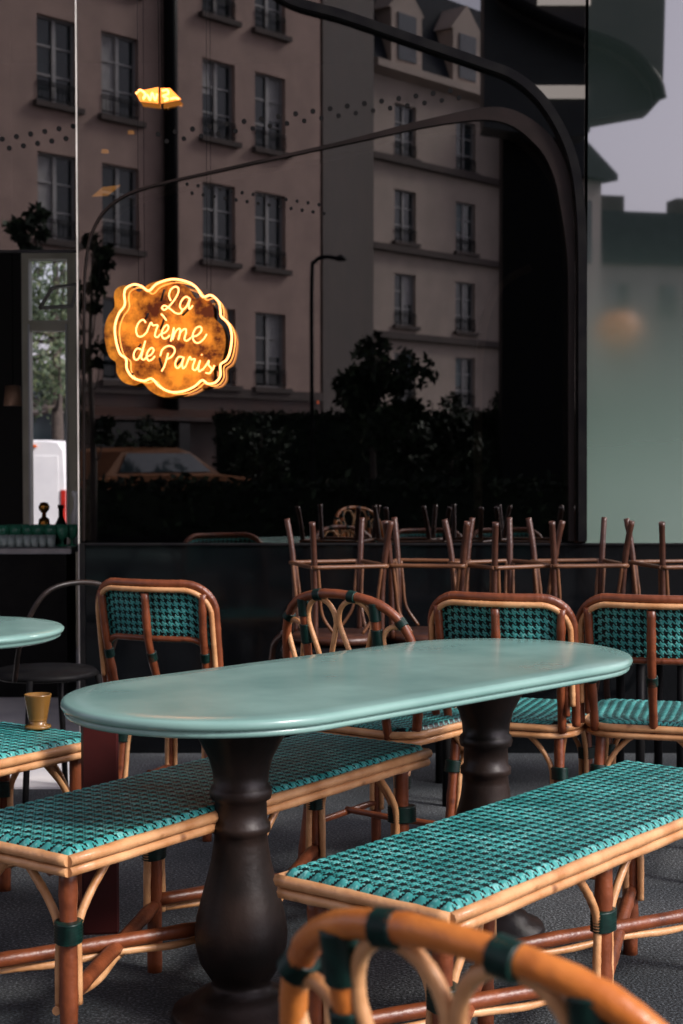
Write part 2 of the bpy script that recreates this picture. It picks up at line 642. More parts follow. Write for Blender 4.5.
def stadium(L, W, off, n=20):
    r = W / 2 + off
    c = (L - W) / 2
    pts = []
    for k in range(n + 1):
        a = -math.pi / 2 + math.pi * k / n
        pts.append((c + r * math.cos(a), r * math.sin(a)))
    for k in range(n + 1):
        a = math.pi / 2 + math.pi * k / n
        pts.append((-c + r * math.cos(a), r * math.sin(a)))
    return pts


TL, TW = 1.60, .66


def make_table():
    root = empty('oval_table', label='long pale green stone oval table on dark turned pedestals', cat='table')
    prof = [(-.06, 0), (-.010, 0), (-.004, -.002), (-.001, -.006), (0, -.012), (-.002, -.018), (-.007, -.020), (-.010, -.0215), (-.008, -.024), (-.007, -.029), (-.011, -.034), (-.03, -.036), (-.10, -.036)]
    mb = MB()
    rings = [[(x, y, TZ + z) for x, y in stadium(TL, TW, o, 28)] for o, z in prof]
    mb.loft(rings, sm=True)
    mb.build('table_top', 'marble', root)
    for s in (-1, 1):
        x = s * .414
        prof = [(.0, 0), (.145, 0), (.15, .012), (.145, .025), (.115, .035), (.105, .05), (.085, .062), (.066, .072), (.062, .085), (.072, .10), (.088, .125), (.097, .16), (.099, .19), (.095, .22), (.085, .26), (.074, .30), (.064, .34), (.058, .38),
                (.056, .40), (.063, .405), (.063, .42), (.056, .427), (.055, .47), (.064, .475), (.067, .487), (.064, .499), (.058, .505), (.060, .53), (.068, .56), (.086, .595), (.108, .63), (.118, .643), (.118, .6635), (0, .6635)]
        MB().lathe(prof, (x, 0, 0), 40).build('pedestal', 'iron', root)
    MB().box(-.45, .45, -.05, .05, TZ - .056, TZ - .037).build('under_rail', 'iron', root)
    return root


tb = make_table()
place(tb, (.074, 3.558, 0), .804)


# ------------------------------------------------------------------ WOVEN ARMLESS CHAIR (faces +y, back towards -y)
def back_y(x, z):
    return -.185 - .055 * (1 - (x / .21) ** 2) - .16 * (z - .46)


def hoop(z_top, half, corner, z_low, dy=0.0, n=8):
    pts = []
    for k in range(3):
        pts.append((-half, z_low + (z_top - corner - z_low) * k / 3))
    for k in range(n + 1):
        a = math.pi - (math.pi / 2) * k / n
        pts.append((-half + corner + corner * math.cos(a), z_top - corner + corner * math.sin(a)))
    m = 6
    for k in range(1, m):
        pts.append((-half + corner + 2 * (half - corner) * k / m, z_top))
    for k in range(n + 1):
        a = math.pi / 2 - (math.pi / 2) * k / n
        pts.append((half - corner + corner * math.cos(a), z_top - corner + corner * math.sin(a)))
    for k in range(2, -1, -1):
        pts.append((half, z_low + (z_top - corner - z_low) * k / 3))
    return [(x, back_y(x, z) + dy, z) for x, z in pts]


def seat_outline(n=10):
    """rounded seat outline, wider at the front"""
    pts = []
    for cx, cy, r, a0 in ((.13, .13, .07, 0), (-.13, .13, .07, 90), (-.10, -.115, .09, 180), (.10, -.115, .09, 270)):
        for k in range(n + 1):
            a = R(a0 + 90 * k / n)
            pts.append((cx + r * math.cos(a), cy + r * math.sin(a)))
    return pts


def seat_half(y):
    y0, y1 = -.205, .20
    if y > .13:
        return .13 + math.sqrt(max(0, .07 ** 2 - (y - .13) ** 2))
    if y < -.115:
        return .10 + math.sqrt(max(0, .09 ** 2 - (y + .115) ** 2))
    return .19 + (y + .115) / .245 * .01


def add_seat(root, z=.45):
    def fn(u, v):
        y = -.203 + v * .401
        hw = seat_half(y)
        x = (2 * u - 1) * hw
        d = min((1 - abs(2 * u - 1)) * hw, min(y + .205, .2 - y))
        dr = 0.0
        if d < .015:
            dr = .012 * (1 - d / .015) ** 2
        return (x, y, z - dr), Vector((0, 0, 1))
    weave(fn, 120, 128, lump=.0012).build('woven_seat', WMATS, root, fixn=False)
    rim = MB()
    o = seat_outline()
    for dz, s, r in ((-.020, 1.02, .0105), (-.041, 1.01, .0095)):
        rim.tube([(x * s, y * s, z + dz) for x, y in o], r, 8, closed=True)
    rim.build('seat_frame', 'cane_light', root)


def chair_leg(root, p0, p1, dirs, zb=.30, front=True):
    p0, p1 = Vector(p0), Vector(p1)
    lg = MB().cane([p0, p0.lerp(p1, .5), p1], .015, 10).build('leg', 'cane_dark', root)

    def on(z):
        return p0.lerp(p1, (z - p0.z) / (p1.z - p0.z))
    for d in dirs:
        d = Vector(d).normalized()
        s = .021
        pts = [on(.12) + d * s, on(.2) + d * s, on(zb) + d * s, on(zb + .05) + d * (s + .02), on(zb + .09) + d * (s + .055), on(.41) + d * (s + .085)]
        MB().cane(pts, .0075).build('brace', 'cane_light', lg)
    wrap_on(lg, on(zb), p1 - p0, .035, .024, 6, el=(Vector(dirs[0]) + Vector(dirs[-1]) if len(dirs) > 1 else Vector(dirs[0]), 1.3))
    return lg


def add_legs(root, back_top=.43):
    for s in (-1, 1):
        chair_leg(root, (s * .175, .165, 0), (s * .165, .15, .43), [(-s, 0, 0), (0, -1, 0)])
        chair_leg(root, (s * .165, -.225, 0), (s * .15, -.165, .43), [(-s, 0, 0), (0, 1, 0)])
    for s in (-1, 1):
        MB().cane([(s * .172, .16, .14), (s * .165, -.03, .14), (s * .16, -.2, .14)], .0095).build('stretcher', 'cane_dark', root)
    MB().cane([(-.168, .0, .147), (0, -.01, .147), (.168, 0, .147)], .0095).build('stretcher', 'cane_dark', root)


def make_chair():
    root = empty('woven_chair', label='', cat='chair', group='woven back rattan chairs behind the table')
    add_seat(root)
    add_legs(root)
    MB().cane(hoop(.805, .205, .085, .44, -.012), .0125, 10).build('back_hoop', 'cane_dark', root)
    MB().cane(hoop(.787, .200, .08, .50, -.028), .0085, 8).build('top_rail', 'cane_light', root)
    MB().cane(hoop(.632, .182, .06, .47, -.016), .0095, 8).build('lower_rail', 'cane_dark', root)

    def fn(u, v):
        x = (2 * u - 1) * .193
        c = .08
        ax = abs(x)
        top = .790
        if ax > .2 - c:
            top = .790 - c + math.sqrt(max(0, c * c - (ax - (.2 - c)) ** 2))
        bot = .630
        if ax > .12:
            bot = .630 - .10 * ((ax - .12) / .073) ** 2
        z = bot + (top - bot) * v
        return (x, back_y(x, z) - .010, z), Vector((x * 1.5, -1, 0)).normalized()
    weave(fn, 144, 60, lump=.0010).build('woven_back', WMATS, root, fixn=False)
    for x in (-.165, .0, .165):
        top = .775
        p0 = Vector((x * 1.0, -.195 if x else -.20, .42))
        p1 = Vector((x * 1.08, back_y(x * 1.08, top) - .026, top))
        mid = Vector((x * 1.04, back_y(x * 1.04, .62) - .026, .62))
        ps = MB().cane([p0, mid, p1], .0125, 10).build('upright', 'cane_dark', root)
        wrap_on(ps, p0.lerp(mid, .78), mid - p0, .03, .017, 6)
    return root


def make_arch_chair():
    root = empty('arch_back_chair', label='', cat='chair', group='rattan chairs with looped arch backs')
    add_seat(root)
    add_legs(root)
    ht = .82

    def by(x, z):
        return -.18 - .05 * (1 - (x / .235) ** 2) - .17 * (z - .46)
    pts = [(-.205, .45), (-.222, .56), (-.220, .66), (-.192, .745), (-.125, .80), (0, ht), (.125, .80), (.192, .745), (.220, .66), (.222, .56), (.205, .45)]
    ar = MB().cane([(x, by(x, z), z) for x, z in pts], .0130, 12).build('arch', 'cane_orange', root)
    for x, z, dx, dz in ((-.192, .745, 1, 1.15), (-.058, .814, 1, .13), (.058, .814, 1, -.13), (.192, .745, 1, -1.15)):
        wrap_on(ar, (x, by(x, z), z), (dx, 0, dz), .024, .0172, 6)
    for s in (-1, 1):
        top = .792
        ps = MB().cane([(s * .122, -.205, .42), (s * .122, by(.122, .62) - .001, .62), (s * .122, by(.122, top), top)], .0125, 10).build('upright', 'cane_orange', root)
        wrap_on(ps, (s * .122, by(.122, .70) , .70), (0, -.17, 1), .055, .0175, 12)
        wrap_on(ps, (s * .122, by(.122, .775) , .775), (0, -.17, 1), .05, .0175, 10)
    for cx, w, zt, zb in ((-.057, .052, .803, .53), (.057, .052, .803, .53), (-.172, .036, .735, .53), (.172, .036, .735, .53)):
        P = []
        for k in range(11):
            a = math.pi * 1.15 - math.pi * 1.3 * k / 10
            P.append((cx + w * math.cos(a), zt - w * 1.15 + w * 1.15 * math.sin(a)))
        P = [(cx - .004, zb), (cx - w * .35, zb + (zt - zb) * .35)] + P + [(cx + w * .35, zb + (zt - zb) * .35), (cx + .004, zb)]
        lp = MB().cane([(x, by(x, z) + .004, z) for x, z in P], .0075, 8, nodes=False).build('loop', 'cane_pale', root)
    MB().cane([(-.19, by(.19, .5), .50), (0, by(0, .5), .505), (.19, by(.19, .5), .50)], .009).build('lower_rail', 'cane_orange', root)
    return root


ch = make_chair()


def chair_from_back(o, px, py, yaw, label, zt=.805):
    """put the chair so that the middle of its top rail appears at a pixel"""
    p = at_z(px, py, zt)
    lx, ly = 0.0, back_y(0, zt)
    c, s = math.cos(yaw), math.sin(yaw)
    place(o, (p.x - (c * lx - s * ly), p.y - (s * lx + c * ly), 0), yaw, label)


chair_from_back(ch, 497, 597, R(-20), 'woven back chair at the far right end of the oval table, beside the arched chair')
cA = copy_tree(ch)
chair_from_back(cA, 148, 583, R(-22), 'leftmost woven back chair, under the glowing neon sign')
cD = copy_tree(ch)
chair_from_back(cD, 652, 599, R(-16), 'woven back chair cut by the right edge of the photo')

ac = make_arch_chair()
p = at_z(334, 590, .83)
by_ = R(-36)
place(ac, (p.x + math.sin(by_) * -.291, p.y - math.cos(by_) * -.291, 0), by_, 'chair with looped arch back standing behind the oval table')
fg = copy_tree(ac)
p = at_z(442, 924, .83)
fy = R(-40)
ly = -.18 - .05 - .17 * (.82 - .46)
place(fg, (p.x + math.sin(fy) * ly * 1 + .0, p.y - math.cos(fy) * ly, 0), fy, 'blurred orange arch back chair closest to the viewer at the bottom')
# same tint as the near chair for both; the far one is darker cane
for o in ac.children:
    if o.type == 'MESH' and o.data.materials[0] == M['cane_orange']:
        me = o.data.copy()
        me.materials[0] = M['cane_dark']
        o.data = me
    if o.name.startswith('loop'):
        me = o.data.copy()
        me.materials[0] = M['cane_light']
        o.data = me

# ------------------------------------------------------------------ UPTURNED CHAIRS on low tables at the window
D = 6.2                     # plane of the shop window


def low_table(x, w, label):
    root = empty('low_table', (x, 5.45, 0), 0, label, 'table', 'dark low tables along the window')
    MB().bbox(-w / 2, w / 2, -.24, .24, .515, .54, .006).build('table_top', 'frame_dark', root)
    for sx in (-1, 1):
        for sy in (-1, 1):
            MB().tube([(sx * (w / 2 - .05), sy * .19, 0), (sx * (w / 2 - .05), sy * .19, .515)], .016).build('leg', 'frame_dark', root)
    return root


lt = [low_table(.10, .62, 'dark low table below the two left upturned chairs'),
      low_table(.76, .62, 'dark low table below the middle upturned chairs'),
      low_table(1.42, .62, 'dark low table below the upturned chair at the right edge')]


def make_upturned():
    """plain rattan bistro chair turned seat-down: origin at the seat, legs up"""
    root = empty('upturned_chair', label='', cat='chair', group='rattan chairs upturned on the low tables')
    mb = MB()
    mb.lathe([(0, .004), (.155, .004), (.165, .012), (.165, .026), (.155, .034), (0, .034)], n=28)
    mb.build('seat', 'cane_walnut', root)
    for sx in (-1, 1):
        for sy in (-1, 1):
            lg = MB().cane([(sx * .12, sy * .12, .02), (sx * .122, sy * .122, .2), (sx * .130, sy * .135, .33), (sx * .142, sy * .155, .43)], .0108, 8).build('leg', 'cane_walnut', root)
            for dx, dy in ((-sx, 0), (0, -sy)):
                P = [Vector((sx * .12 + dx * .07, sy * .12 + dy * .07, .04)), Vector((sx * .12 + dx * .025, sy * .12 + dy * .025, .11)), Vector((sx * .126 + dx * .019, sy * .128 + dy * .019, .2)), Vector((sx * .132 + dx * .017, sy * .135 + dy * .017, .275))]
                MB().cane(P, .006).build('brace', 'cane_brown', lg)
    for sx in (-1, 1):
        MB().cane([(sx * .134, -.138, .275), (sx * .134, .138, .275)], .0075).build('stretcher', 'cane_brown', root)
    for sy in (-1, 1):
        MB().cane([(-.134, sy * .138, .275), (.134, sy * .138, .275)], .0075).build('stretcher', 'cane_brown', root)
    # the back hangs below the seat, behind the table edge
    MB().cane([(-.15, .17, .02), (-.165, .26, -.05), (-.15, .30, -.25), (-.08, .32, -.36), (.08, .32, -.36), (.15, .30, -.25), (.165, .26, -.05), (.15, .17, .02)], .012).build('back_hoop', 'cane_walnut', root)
    return root


up = make_upturned()
ups = [(338, 18, 'leftmost upturned chair, legs in the air by the window'),
       (430, -8, 'second upturned chair from the left, above the looped arch chair'),
       (502, 30, 'upturned chair in the middle of the row, its splayed legs crossing'),
       (580, 8, 'upturned chair with legs crossing the green panel corner'),
       (680, 12, 'upturned chair at the right edge below the green panel')]
for i, (px, rz, lb) in enumerate(ups):
    o = up if i == 0 else copy_tree(up)
    q = at_y(px, 560, 5.45)
    place(o, (q.x, 5.45 + (.03 if i % 2 else -.02), .542), R(rz), lb)

# ------------------------------------------------------------------ LEFT: round table, stray chair, post, amber reflection shape
q = at_z(-55, 627, .70)
rt = empty('round_table', (q.x, q.y, 0), 0, 'round green stone table cut by the left edge', 'table')
MB().lathe([(0, .70), (.30, .70), (.335, .698), (.342, .692), (.340, .684), (.33, .68), (.332, .672), (.32, .665), (0, .665)], n=56).build('table_top', 'marble', rt)
MB().lathe([(0, 0), (.2, 0), (.2, .02), (.06, .04), (.05, .1), (.075, .2), (.05, .4), (.045, .55), (.08, .65), (0, .66)]).build('pedestal', 'iron', rt)

q = at_y(45, 640, 5.3)
dk = empty('metal_chair', (q.x, 5.3, 0), R(40), 'dark metal chair with curved back behind the round table', 'chair')
MB().lathe([(0, .44), (.17, .44), (.185, .45), (.17, .465), (0, .465)]).build('seat', 'frame_dark', dk)
MB().tube(smooth_path([(-.17, -.1, .45), (-.18, -.18, .62), (-.1, -.22, .76), (.1, -.22, .76), (.18, -.18, .62), (.17, -.1, .45)], 8), .009).build('back_hoop', 'iron', dk)
for sx in (-1, 1):
    for sy in (-1, 1):
        MB().tube([(sx * .13, sy * .13, .45), (sx * .18, sy * .18, 0)], .011).build('leg', 'frame_dark', dk)

q = at_z(101, 930, 0)
rp = empty('bollard', (q.x, q.y, 0), R(8), 'short dark red square post beside the woven bench under the table', 'post')
MB().bbox(-.046, .046, -.04, .04, .0, .56, .006).build('post_body', 'red_post', rp)
MB().lathe([(0, .561), (.03, .561), (.03, .572), (.012, .585), (0, .588)]).build('cap', 'red_post', rp)

q = at_z(38, 728, BS + .004)
reflected_pedestal = MB()  # solid added in place of the amber reflection of a pedestal
reflected_pedestal.lathe([(0, 0), (.034, 0), (.036, .004), (.034, .008), (.022, .011), (.026, .03), (.031, .06), (.036, .088), (.037, .092), (.034, .092), (.03, .06), (.024, .02), (0, .018)], n=28)
o = reflected_pedestal.build('amber_pot', 'amber_pot')
o.location = (q.x, q.y, BS + .004)
tag(o, 'small amber tapered pot standing on the left bench', 'pot')

# ------------------------------------------------------------------ GROUND
g = MB()
g.add([(-120, -.6, 0), (120, -.6, 0), (120, 10.2, 0), (-120, 10.2, 0)], [(0, 1, 2, 3)])
tag(g.build('pavement', 'asphalt'), kind='structure')
g = MB()
g.box(-120, 120, -.85, -.6, -.13, -.002)
tag(g.build('kerb', 'kerb'), kind='structure')
g = MB()
g.add([(-400, -300, -.13), (400, -300, -.13), (400, -.85, -.13), (-400, -.85, -.13)], [(0, 1, 2, 3)])
tag(g.build('road', 'road'), kind='structure')
g = MB()
for k in range(14):
    x = -22 + k * 3.4
    g.add([(x, -5.6, -.126), (x + 1.6, -5.6, -.126), (x + 1.6, -5.45, -.126), (x, -5.45, -.126)], [(0, 1, 2, 3)])
tag(g.build('lane_markings', 'white_paint'), kind='structure')
g = MB()
g.box(-3.6, -.93, 5.52, 9.55, .002, .010)
tag(g.build('entrance_floor', 'pale_stone'), kind='structure')  # pale sheet painted in for brightly lit pavement
g = MB()
g.add([(-300, 10.2, -.6), (300, 10.2, -.6), (300, 400, -.6), (-300, 400, -.6)], [(0, 1, 2, 3)])
tag(g.build('back_street', 'road'), kind='structure')

# ------------------------------------------------------------------ CAFE BUILDING
cafe = empty('cafe_building', (0, D, 0), 0, 'dark cafe front with large reflecting windows and arched frames', 'building')


def cb(name, mb, mk, parent=None):
    o = mb.build(name, mk, parent or cafe)
    if parent is None:
        o.location = (0, -D, 0)        # shapes are given in world coordinates
    return o


XL = at_y(78.5, 300, D).x
XR = at_y(584, 300, D).x
ZS = at_y(600, 543, D).z
PTOP = 3.35
# riser wall below the glass and the wall above it
cb('riser_wall', MB().box(XL + .02, 6, D + .002, D + .14, 0, ZS - .012), 'black_gloss')
m = MB().bbox(XL + .02, 6, D - .008, D + .16, ZS - .012, ZS, .004)
cb('window_sill', m, 'frame_dark')
m = MB()
m.box(-7, 7, D - .05, D + .2, PTOP, 8.5)
m.box(-7, -3.6, D - .05, D + .2, 0, PTOP)
cb('upper_wall', m, 'plaster_dark')
# panes
ZT = at_y(40, 250, D).z
pn = cb('window_pane', MB().box(XL, XR, D, D + .012, ZS, PTOP), 'pane')
pn['label'] = 'large half mirrored pane reflecting the street'
p2 = cb('transom_pane', MB().box(-3.6, XL - .006, D, D + .012, ZT, PTOP), 'pane')
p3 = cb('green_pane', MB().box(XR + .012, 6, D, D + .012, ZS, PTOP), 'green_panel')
cb('pane_edge', MB().box(XL - .005, XL - .001, D - .012, D + .016, 0.0, PTOP), 'edge')
cb('door_jamb', MB().box(XL + .001, XL + .019, D - .02, D + .14, 0, ZS), 'frame_dark')
cb('transom_bar', MB().box(-3.6, XL - .006, D - .004, D + .016, ZT - .010, ZT), 'frame_dark')
# outer arch frame (black) on the glass
def band(pts, half, y0, y1):
    P = smooth_path([(p.x, 0, p.z) for p in pts], 8)
    mb = MB()
    rings = []
    for i, p in enumerate(P):
        a, b = P[max(0, i - 1)], P[min(len(P) - 1, i + 1)]
        t = (b - a).normalized()
        h_ = half if not isinstance(half, (list, tuple)) else half[min(len(half) - 2, i // 8)] + (half[min(len(half) - 1, i // 8 + 1)] - half[min(len(half) - 2, i // 8)]) * ((i % 8) / 8 if i // 8 < len(half) - 1 else 1)
        n = Vector((-t.z, 0, t.x)) * h_
        rings.append([(p.x + n.x, y0, p.z + n.z), (p.x + n.x, y1, p.z + n.z), (p.x - n.x, y1, p.z - n.z), (p.x - n.x, y0, p.z - n.z)])
    return mb.loft(rings, sm=False)


outer = [at_y(x, y, D) for x, y in ((250, -25), (290, 2), (345, 18), (420, 44), (478, 64), (512, 77), (539, 99), (560, 131), (573, 166), (579, 208), (581, 260), (581, 340), (581, 440), (581, 541))]
cb('arch_frame', band(outer, .017, D - .045, D - .002), 'frame_dark')
inner = [at_y(x, y, D) for x, y in ((84, 541), (84, 330), (86, 262), (95, 226), (114, 203), (150, 187), (250, 164), (340, 147), (440, 124), (508, 125), (546, 154), (565, 192), (571, 240), (573, 340), (573, 541))]
cb('inner_arch', band(inner, .019, D + .05, D + .16), 'copper')
soff = [at_y(x, y, D) for x, y in ((84, 541), (84, 330), (86, 262), (95, 226), (114, 203), (150, 187), (250, 164), (340, 144), (440, 121), (500, 115), (539, 137), (559, 170), (567, 215), (571, 270), (571, 380), (571, 541))]
cb('arch_soffit', band(soff, [.003, .003, .0035, .004, .004, .004, .005, .007, .016, .028, .034, .030, .022, .013, .012, .012], D - .016, D - .004), 'arch_brown')
inner2 = [at_y(x, y, D + 1.6) for x, y in ((478, 540), (478, 420), (479, 360), (488, 310), (505, 282), (530, 268))]
cb('brass_arch', band(inner2, .018, D + 1.55, D + 1.65), 'copper')
# dots
DOT0 = None


def dot(px, py, r=2.5):
    global DOT0
    c = at_y(px, py, D - .004)
    if DOT0 is None:
        mb = MB()
        rr = D / FPX
        mb.lathe([(0, 0), (rr, 0), (rr, .0015), (0, .0015)], n=16, sm=False)
        mb.v = [(x, -z, y) for x, y, z in mb.v]
        DOT0 = o = mb.build('dot', 'dot', pn)
    else:
        o = DOT0.copy()
        COL.objects.link(o)
        o.parent = pn
    o.location = (c.x, D - .001, c.z)
    o.scale = (r, 1, r)


for k in range(6):
    if k < 5 or True:
        dot(2 + 14.2 * k, 139 - 2.6 * k)
        if k < 5: dot(9 + 14.2 * k, 148 - 2.4 * k)
for k in range(18):
    x = 158 + 17.2 * k
    dot(x, 134 - 2.55 * k)
    dot(x + 8.6, 141 - 2.55 * k, 2.3)
for k in range(13):
    x = 187 + 11 * k
    dot(x, 184 + 1.7 * k, 1.7)
    dot(x + 5, 193 + 1.7 * k, 1.7)
# room inside
rm = MB()
BY = 9.6
w0, w1 = at_y(22, 400, BY).x, at_y(80, 400, BY).x
wz0, wz1 = 0.0, at_y(40, 246, BY).z
rm.box(-7, w0, BY, BY + .2, 0, 4)
rm.box(w1, 7, BY, BY + .2, 0, 4)
rm.box(w0, w1, BY, BY + .2, wz1, 4)
rm.box(-7, -6.9, D + .2, BY, 0, 4)
rm.box(6.9, 7, D + .2, BY, 0, 4)
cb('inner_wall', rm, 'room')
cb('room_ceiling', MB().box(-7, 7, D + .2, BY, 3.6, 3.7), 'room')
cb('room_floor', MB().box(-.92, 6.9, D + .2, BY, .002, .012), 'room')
bw = MB()
bw.box(-7, 7, BY + .2, BY + .5, 4, 8.5)
bw.box(-7, -6.5, D + .2, BY + .5, 4, 8.5)
bw.box(6.5, 7, D + .2, BY + .5, 4, 8.5)
bw.box(-7, 7, D + .2, BY + .5, 8.5, 8.7)
cb('rear_wall', bw, 'plaster_dark')

# glazed door in the rear wall
gd = empty('glazed_door', ((w0 + w1) / 2, BY, 0), 0, 'tall olive framed glazed door looking out on the white van', 'door')
def gx(px): return at_y(px, 400, BY).x - (w0 + w1) / 2
def gz(py): return at_y(40, py, BY).z
m = MB()
m.box(gx(24), gx(31), -.05, .06, 0, gz(250))
m.box(gx(69), gx(79), -.05, .06, 0, gz(250))
m.box(gx(31), gx(69), -.048, .058, gz(331), gz(321))
m.box(gx(31), gx(69), -.048, .058, gz(260), gz(251))
m.build('frame', 'olive_frame', gd)
MB().box(gx(30.5), gx(32), -.07, -.052, 0, gz(325)).box(gx(67.5), gx(69), -.07, -.05, 0, gz(325)).build('bead', 'white_paint', gd)
MB().box(gx(31), gx(69), .0, .006, gz(321), gz(260)).build('transom_pane', 'clear', gd)
m = MB()
a, b_, c_, d_ = at_y(40, 308, BY - .2), at_y(52, 288, BY - .35), at_y(78, 284, BY - .35), at_y(72, 306, BY - .2)
m.tube([a, b_, c_, d_, a], .012)
o = m.build('tilted_casement', 'win_frame')
tag(o, 'small tilted open window frame above the glazed door', 'window')

# console with drinking glasses
CY = 7.7
cz = at_y(20, 546, CY).z
cx0, cx1 = at_y(-30, 540, CY).x, at_y(77, 540, CY).x
con = empty('bar_counter', ((cx0 + cx1) / 2, CY, 0), 0, 'dark bar counter under the rows of green glasses', 'counter')
hw = (cx1 - cx0) / 2
MB().bbox(-hw, hw, -.16, .16, cz - .03, cz, .005).build('counter_top', 'metal', con)
MB().box(-hw + .03, hw - .03, -.13, .13, 0.012, cz - .031).build('front_panel', 'frame_dark', con)
gl = MB()
gl.lathe([(0, 0), (.024, 0), (.026, .004), (.006, .010), (.006, .030), (.024, .045), (.031, .07), (.030, .105), (.027, .105), (.027, .07), (.02, .05), (0, .04)], n=18)
proto = gl.build('green_goblet', 'green_glass')
proto['category'] = 'glass'
proto['group'] = 'green goblets on the bar counter'
gp = [(6, -.05), (11, .02), (18, -.05), (22, .04), (30, -.04), (36, .03), (41, -.05), (47, .02), (53, -.05), (58, .03), (64, -.04), (71, .02)]
for i, (px, dy) in enumerate(gp):
    o = proto if i == 0 else proto.copy()
    if i: COL.objects.link(o)
    o.location = (at_y(px, 540, CY).x, CY + dy, cz + .001)
    o['label'] = 'green stemmed goblet standing among others on the bar counter'
tl = MB()
tl.lathe([(0, 0), (.020, 0), (.022, .06), (.019, .06), (.018, .004), (0, .004)], n=16)
proto = tl.build('clear_tumbler', 'clearish')
proto['category'] = 'glass'
proto['group'] = 'clear tumblers at the counter edge'
for i, px in enumerate((3, 10, 17, 25, 33, 40, 48, 56)):
    o = proto if i == 0 else proto.copy()
    if i: COL.objects.link(o)
    o.location = (at_y(px, 540, CY).x, CY - .12, cz + .001)
    o['label'] = 'small clear tumbler at the front of the bar counter'
q = at_y(40, 540, CY)
tp = empty('beer_tap', (q.x, CY + .11, cz), 0, 'brass knob tap standing behind the green glasses', 'tap')
MB().lathe([(0, 0), (.03, 0), (.03, .015), (.015, .03), (.02, .07), (.03, .09), (.026, .13), (.012, .14), (.010, .16), (0, .16)]).build('column', 'brass', tp)
MB().lathe([(0, .158), (.012, .16), (.026, .178), (.028, .192), (.018, .212), (0, .216)], n=20).build('knob', 'brass', tp)
o = MB().lathe([(0, 0), (.03, 0), (.03, .10), (.012, .14), (.012, .18), (.016, .184), (.016, .20), (0, .20)], n=20).build('dark_bottle', 'frame_dark')
o.location = (at_y(57, 540, CY).x, CY + .11, cz + .001)
tag(o, 'dark stoppered bottle near the right end of the bar counter', 'bottle')
o = MB().lathe([(0, 0), (.026, 0), (.026, .15), (.012, .19), (.012, .24), (.02, .245), (.02, .27), (0, .27)], n=20).build('white_bottle', 'white_paint')
o.location = (at_y(73, 540, CY).x, CY + .09, cz + .001)
tag(o, 'white capped bottle standing at the right end of the counter', 'bottle')

# a dim lamp box on the far left of the room
q = at_y(13, 395, 8.6)
lp = empty('pendant_lamp', (q.x, 8.6, q.z), 0, 'small dim pink pendant lamp shade inside at the far left', 'lamp')
MB().lathe([(.05, -.06), (.052, -.058), (.042, .05), (.01, .055)], n=24).build('lamp_shade', 'copper', lp)
MB().tube([(0, 0, .055), (0, 0, 3.6 - q.z)], .003).build('cord', 'frame_dark', lp)

# ------------------------------------------------------------------ NEON SIGN (outside, hung in front of the glass)
NY = D - .16
sc = 4.553


def npt(zx, zy, y=NY):
    return at_y(100 + zx / sc, 270 + zy / sc, y)


sign = empty('neon_sign', npt(340, 300), 0, 'glowing amber neon sign with white script inside a cloud outline', 'sign')
so = npt(340, 300)


def loc(p): return Vector(p) - so


cloud = [(110, 110), (120, 82), (155, 66), (190, 75), (222, 95), (260, 62), (330, 42), (400, 55), (440, 82), (468, 122), (505, 115), (540, 145), (548, 185), (552, 212),
         (585, 245), (600, 300), (592, 370), (575, 410), (548, 432), (548, 480), (525, 512), (490, 518), (465, 502), (430, 530), (380, 552), (320, 555), (270, 530), (235, 495), (200, 505), (150, 490), (122, 450), (118, 405), (90, 380), (72, 320), (68, 255), (85, 200), (112, 160)]
P = smooth_path([loc(npt(x, y)) for x, y in cloud], 5, True)
MB().tube(P, .0040, 8, closed=True).build('neon_outline', 'neon', sign)
# plate behind: two offset acrylic clouds
def plate(name, dx, dy, yy, s):
    cx, cy = 335, 300
    pp = smooth_path([loc(npt(cx + (x - cx) * s + dx, cy + (y - cy) * s + dy, NY)) for x, y in cloud], 4, True)
    mb = MB()
    mb.loft([[(p.x, yy, p.z) for p in pp], [(p.x, yy + .006, p.z) for p in pp]], sm=False)
    return mb.build(name, 'amber', sign)
plate('back_plate', -48, 6, .075, 1.05)
P = smooth_path([loc(npt(x + 10, y + 6)) + Vector((0, .066, 0)) for x, y in cloud], 5, True)
MB().tube(P, .0022, 6, closed=True).build('outline_backing', 'neon_dim', sign)
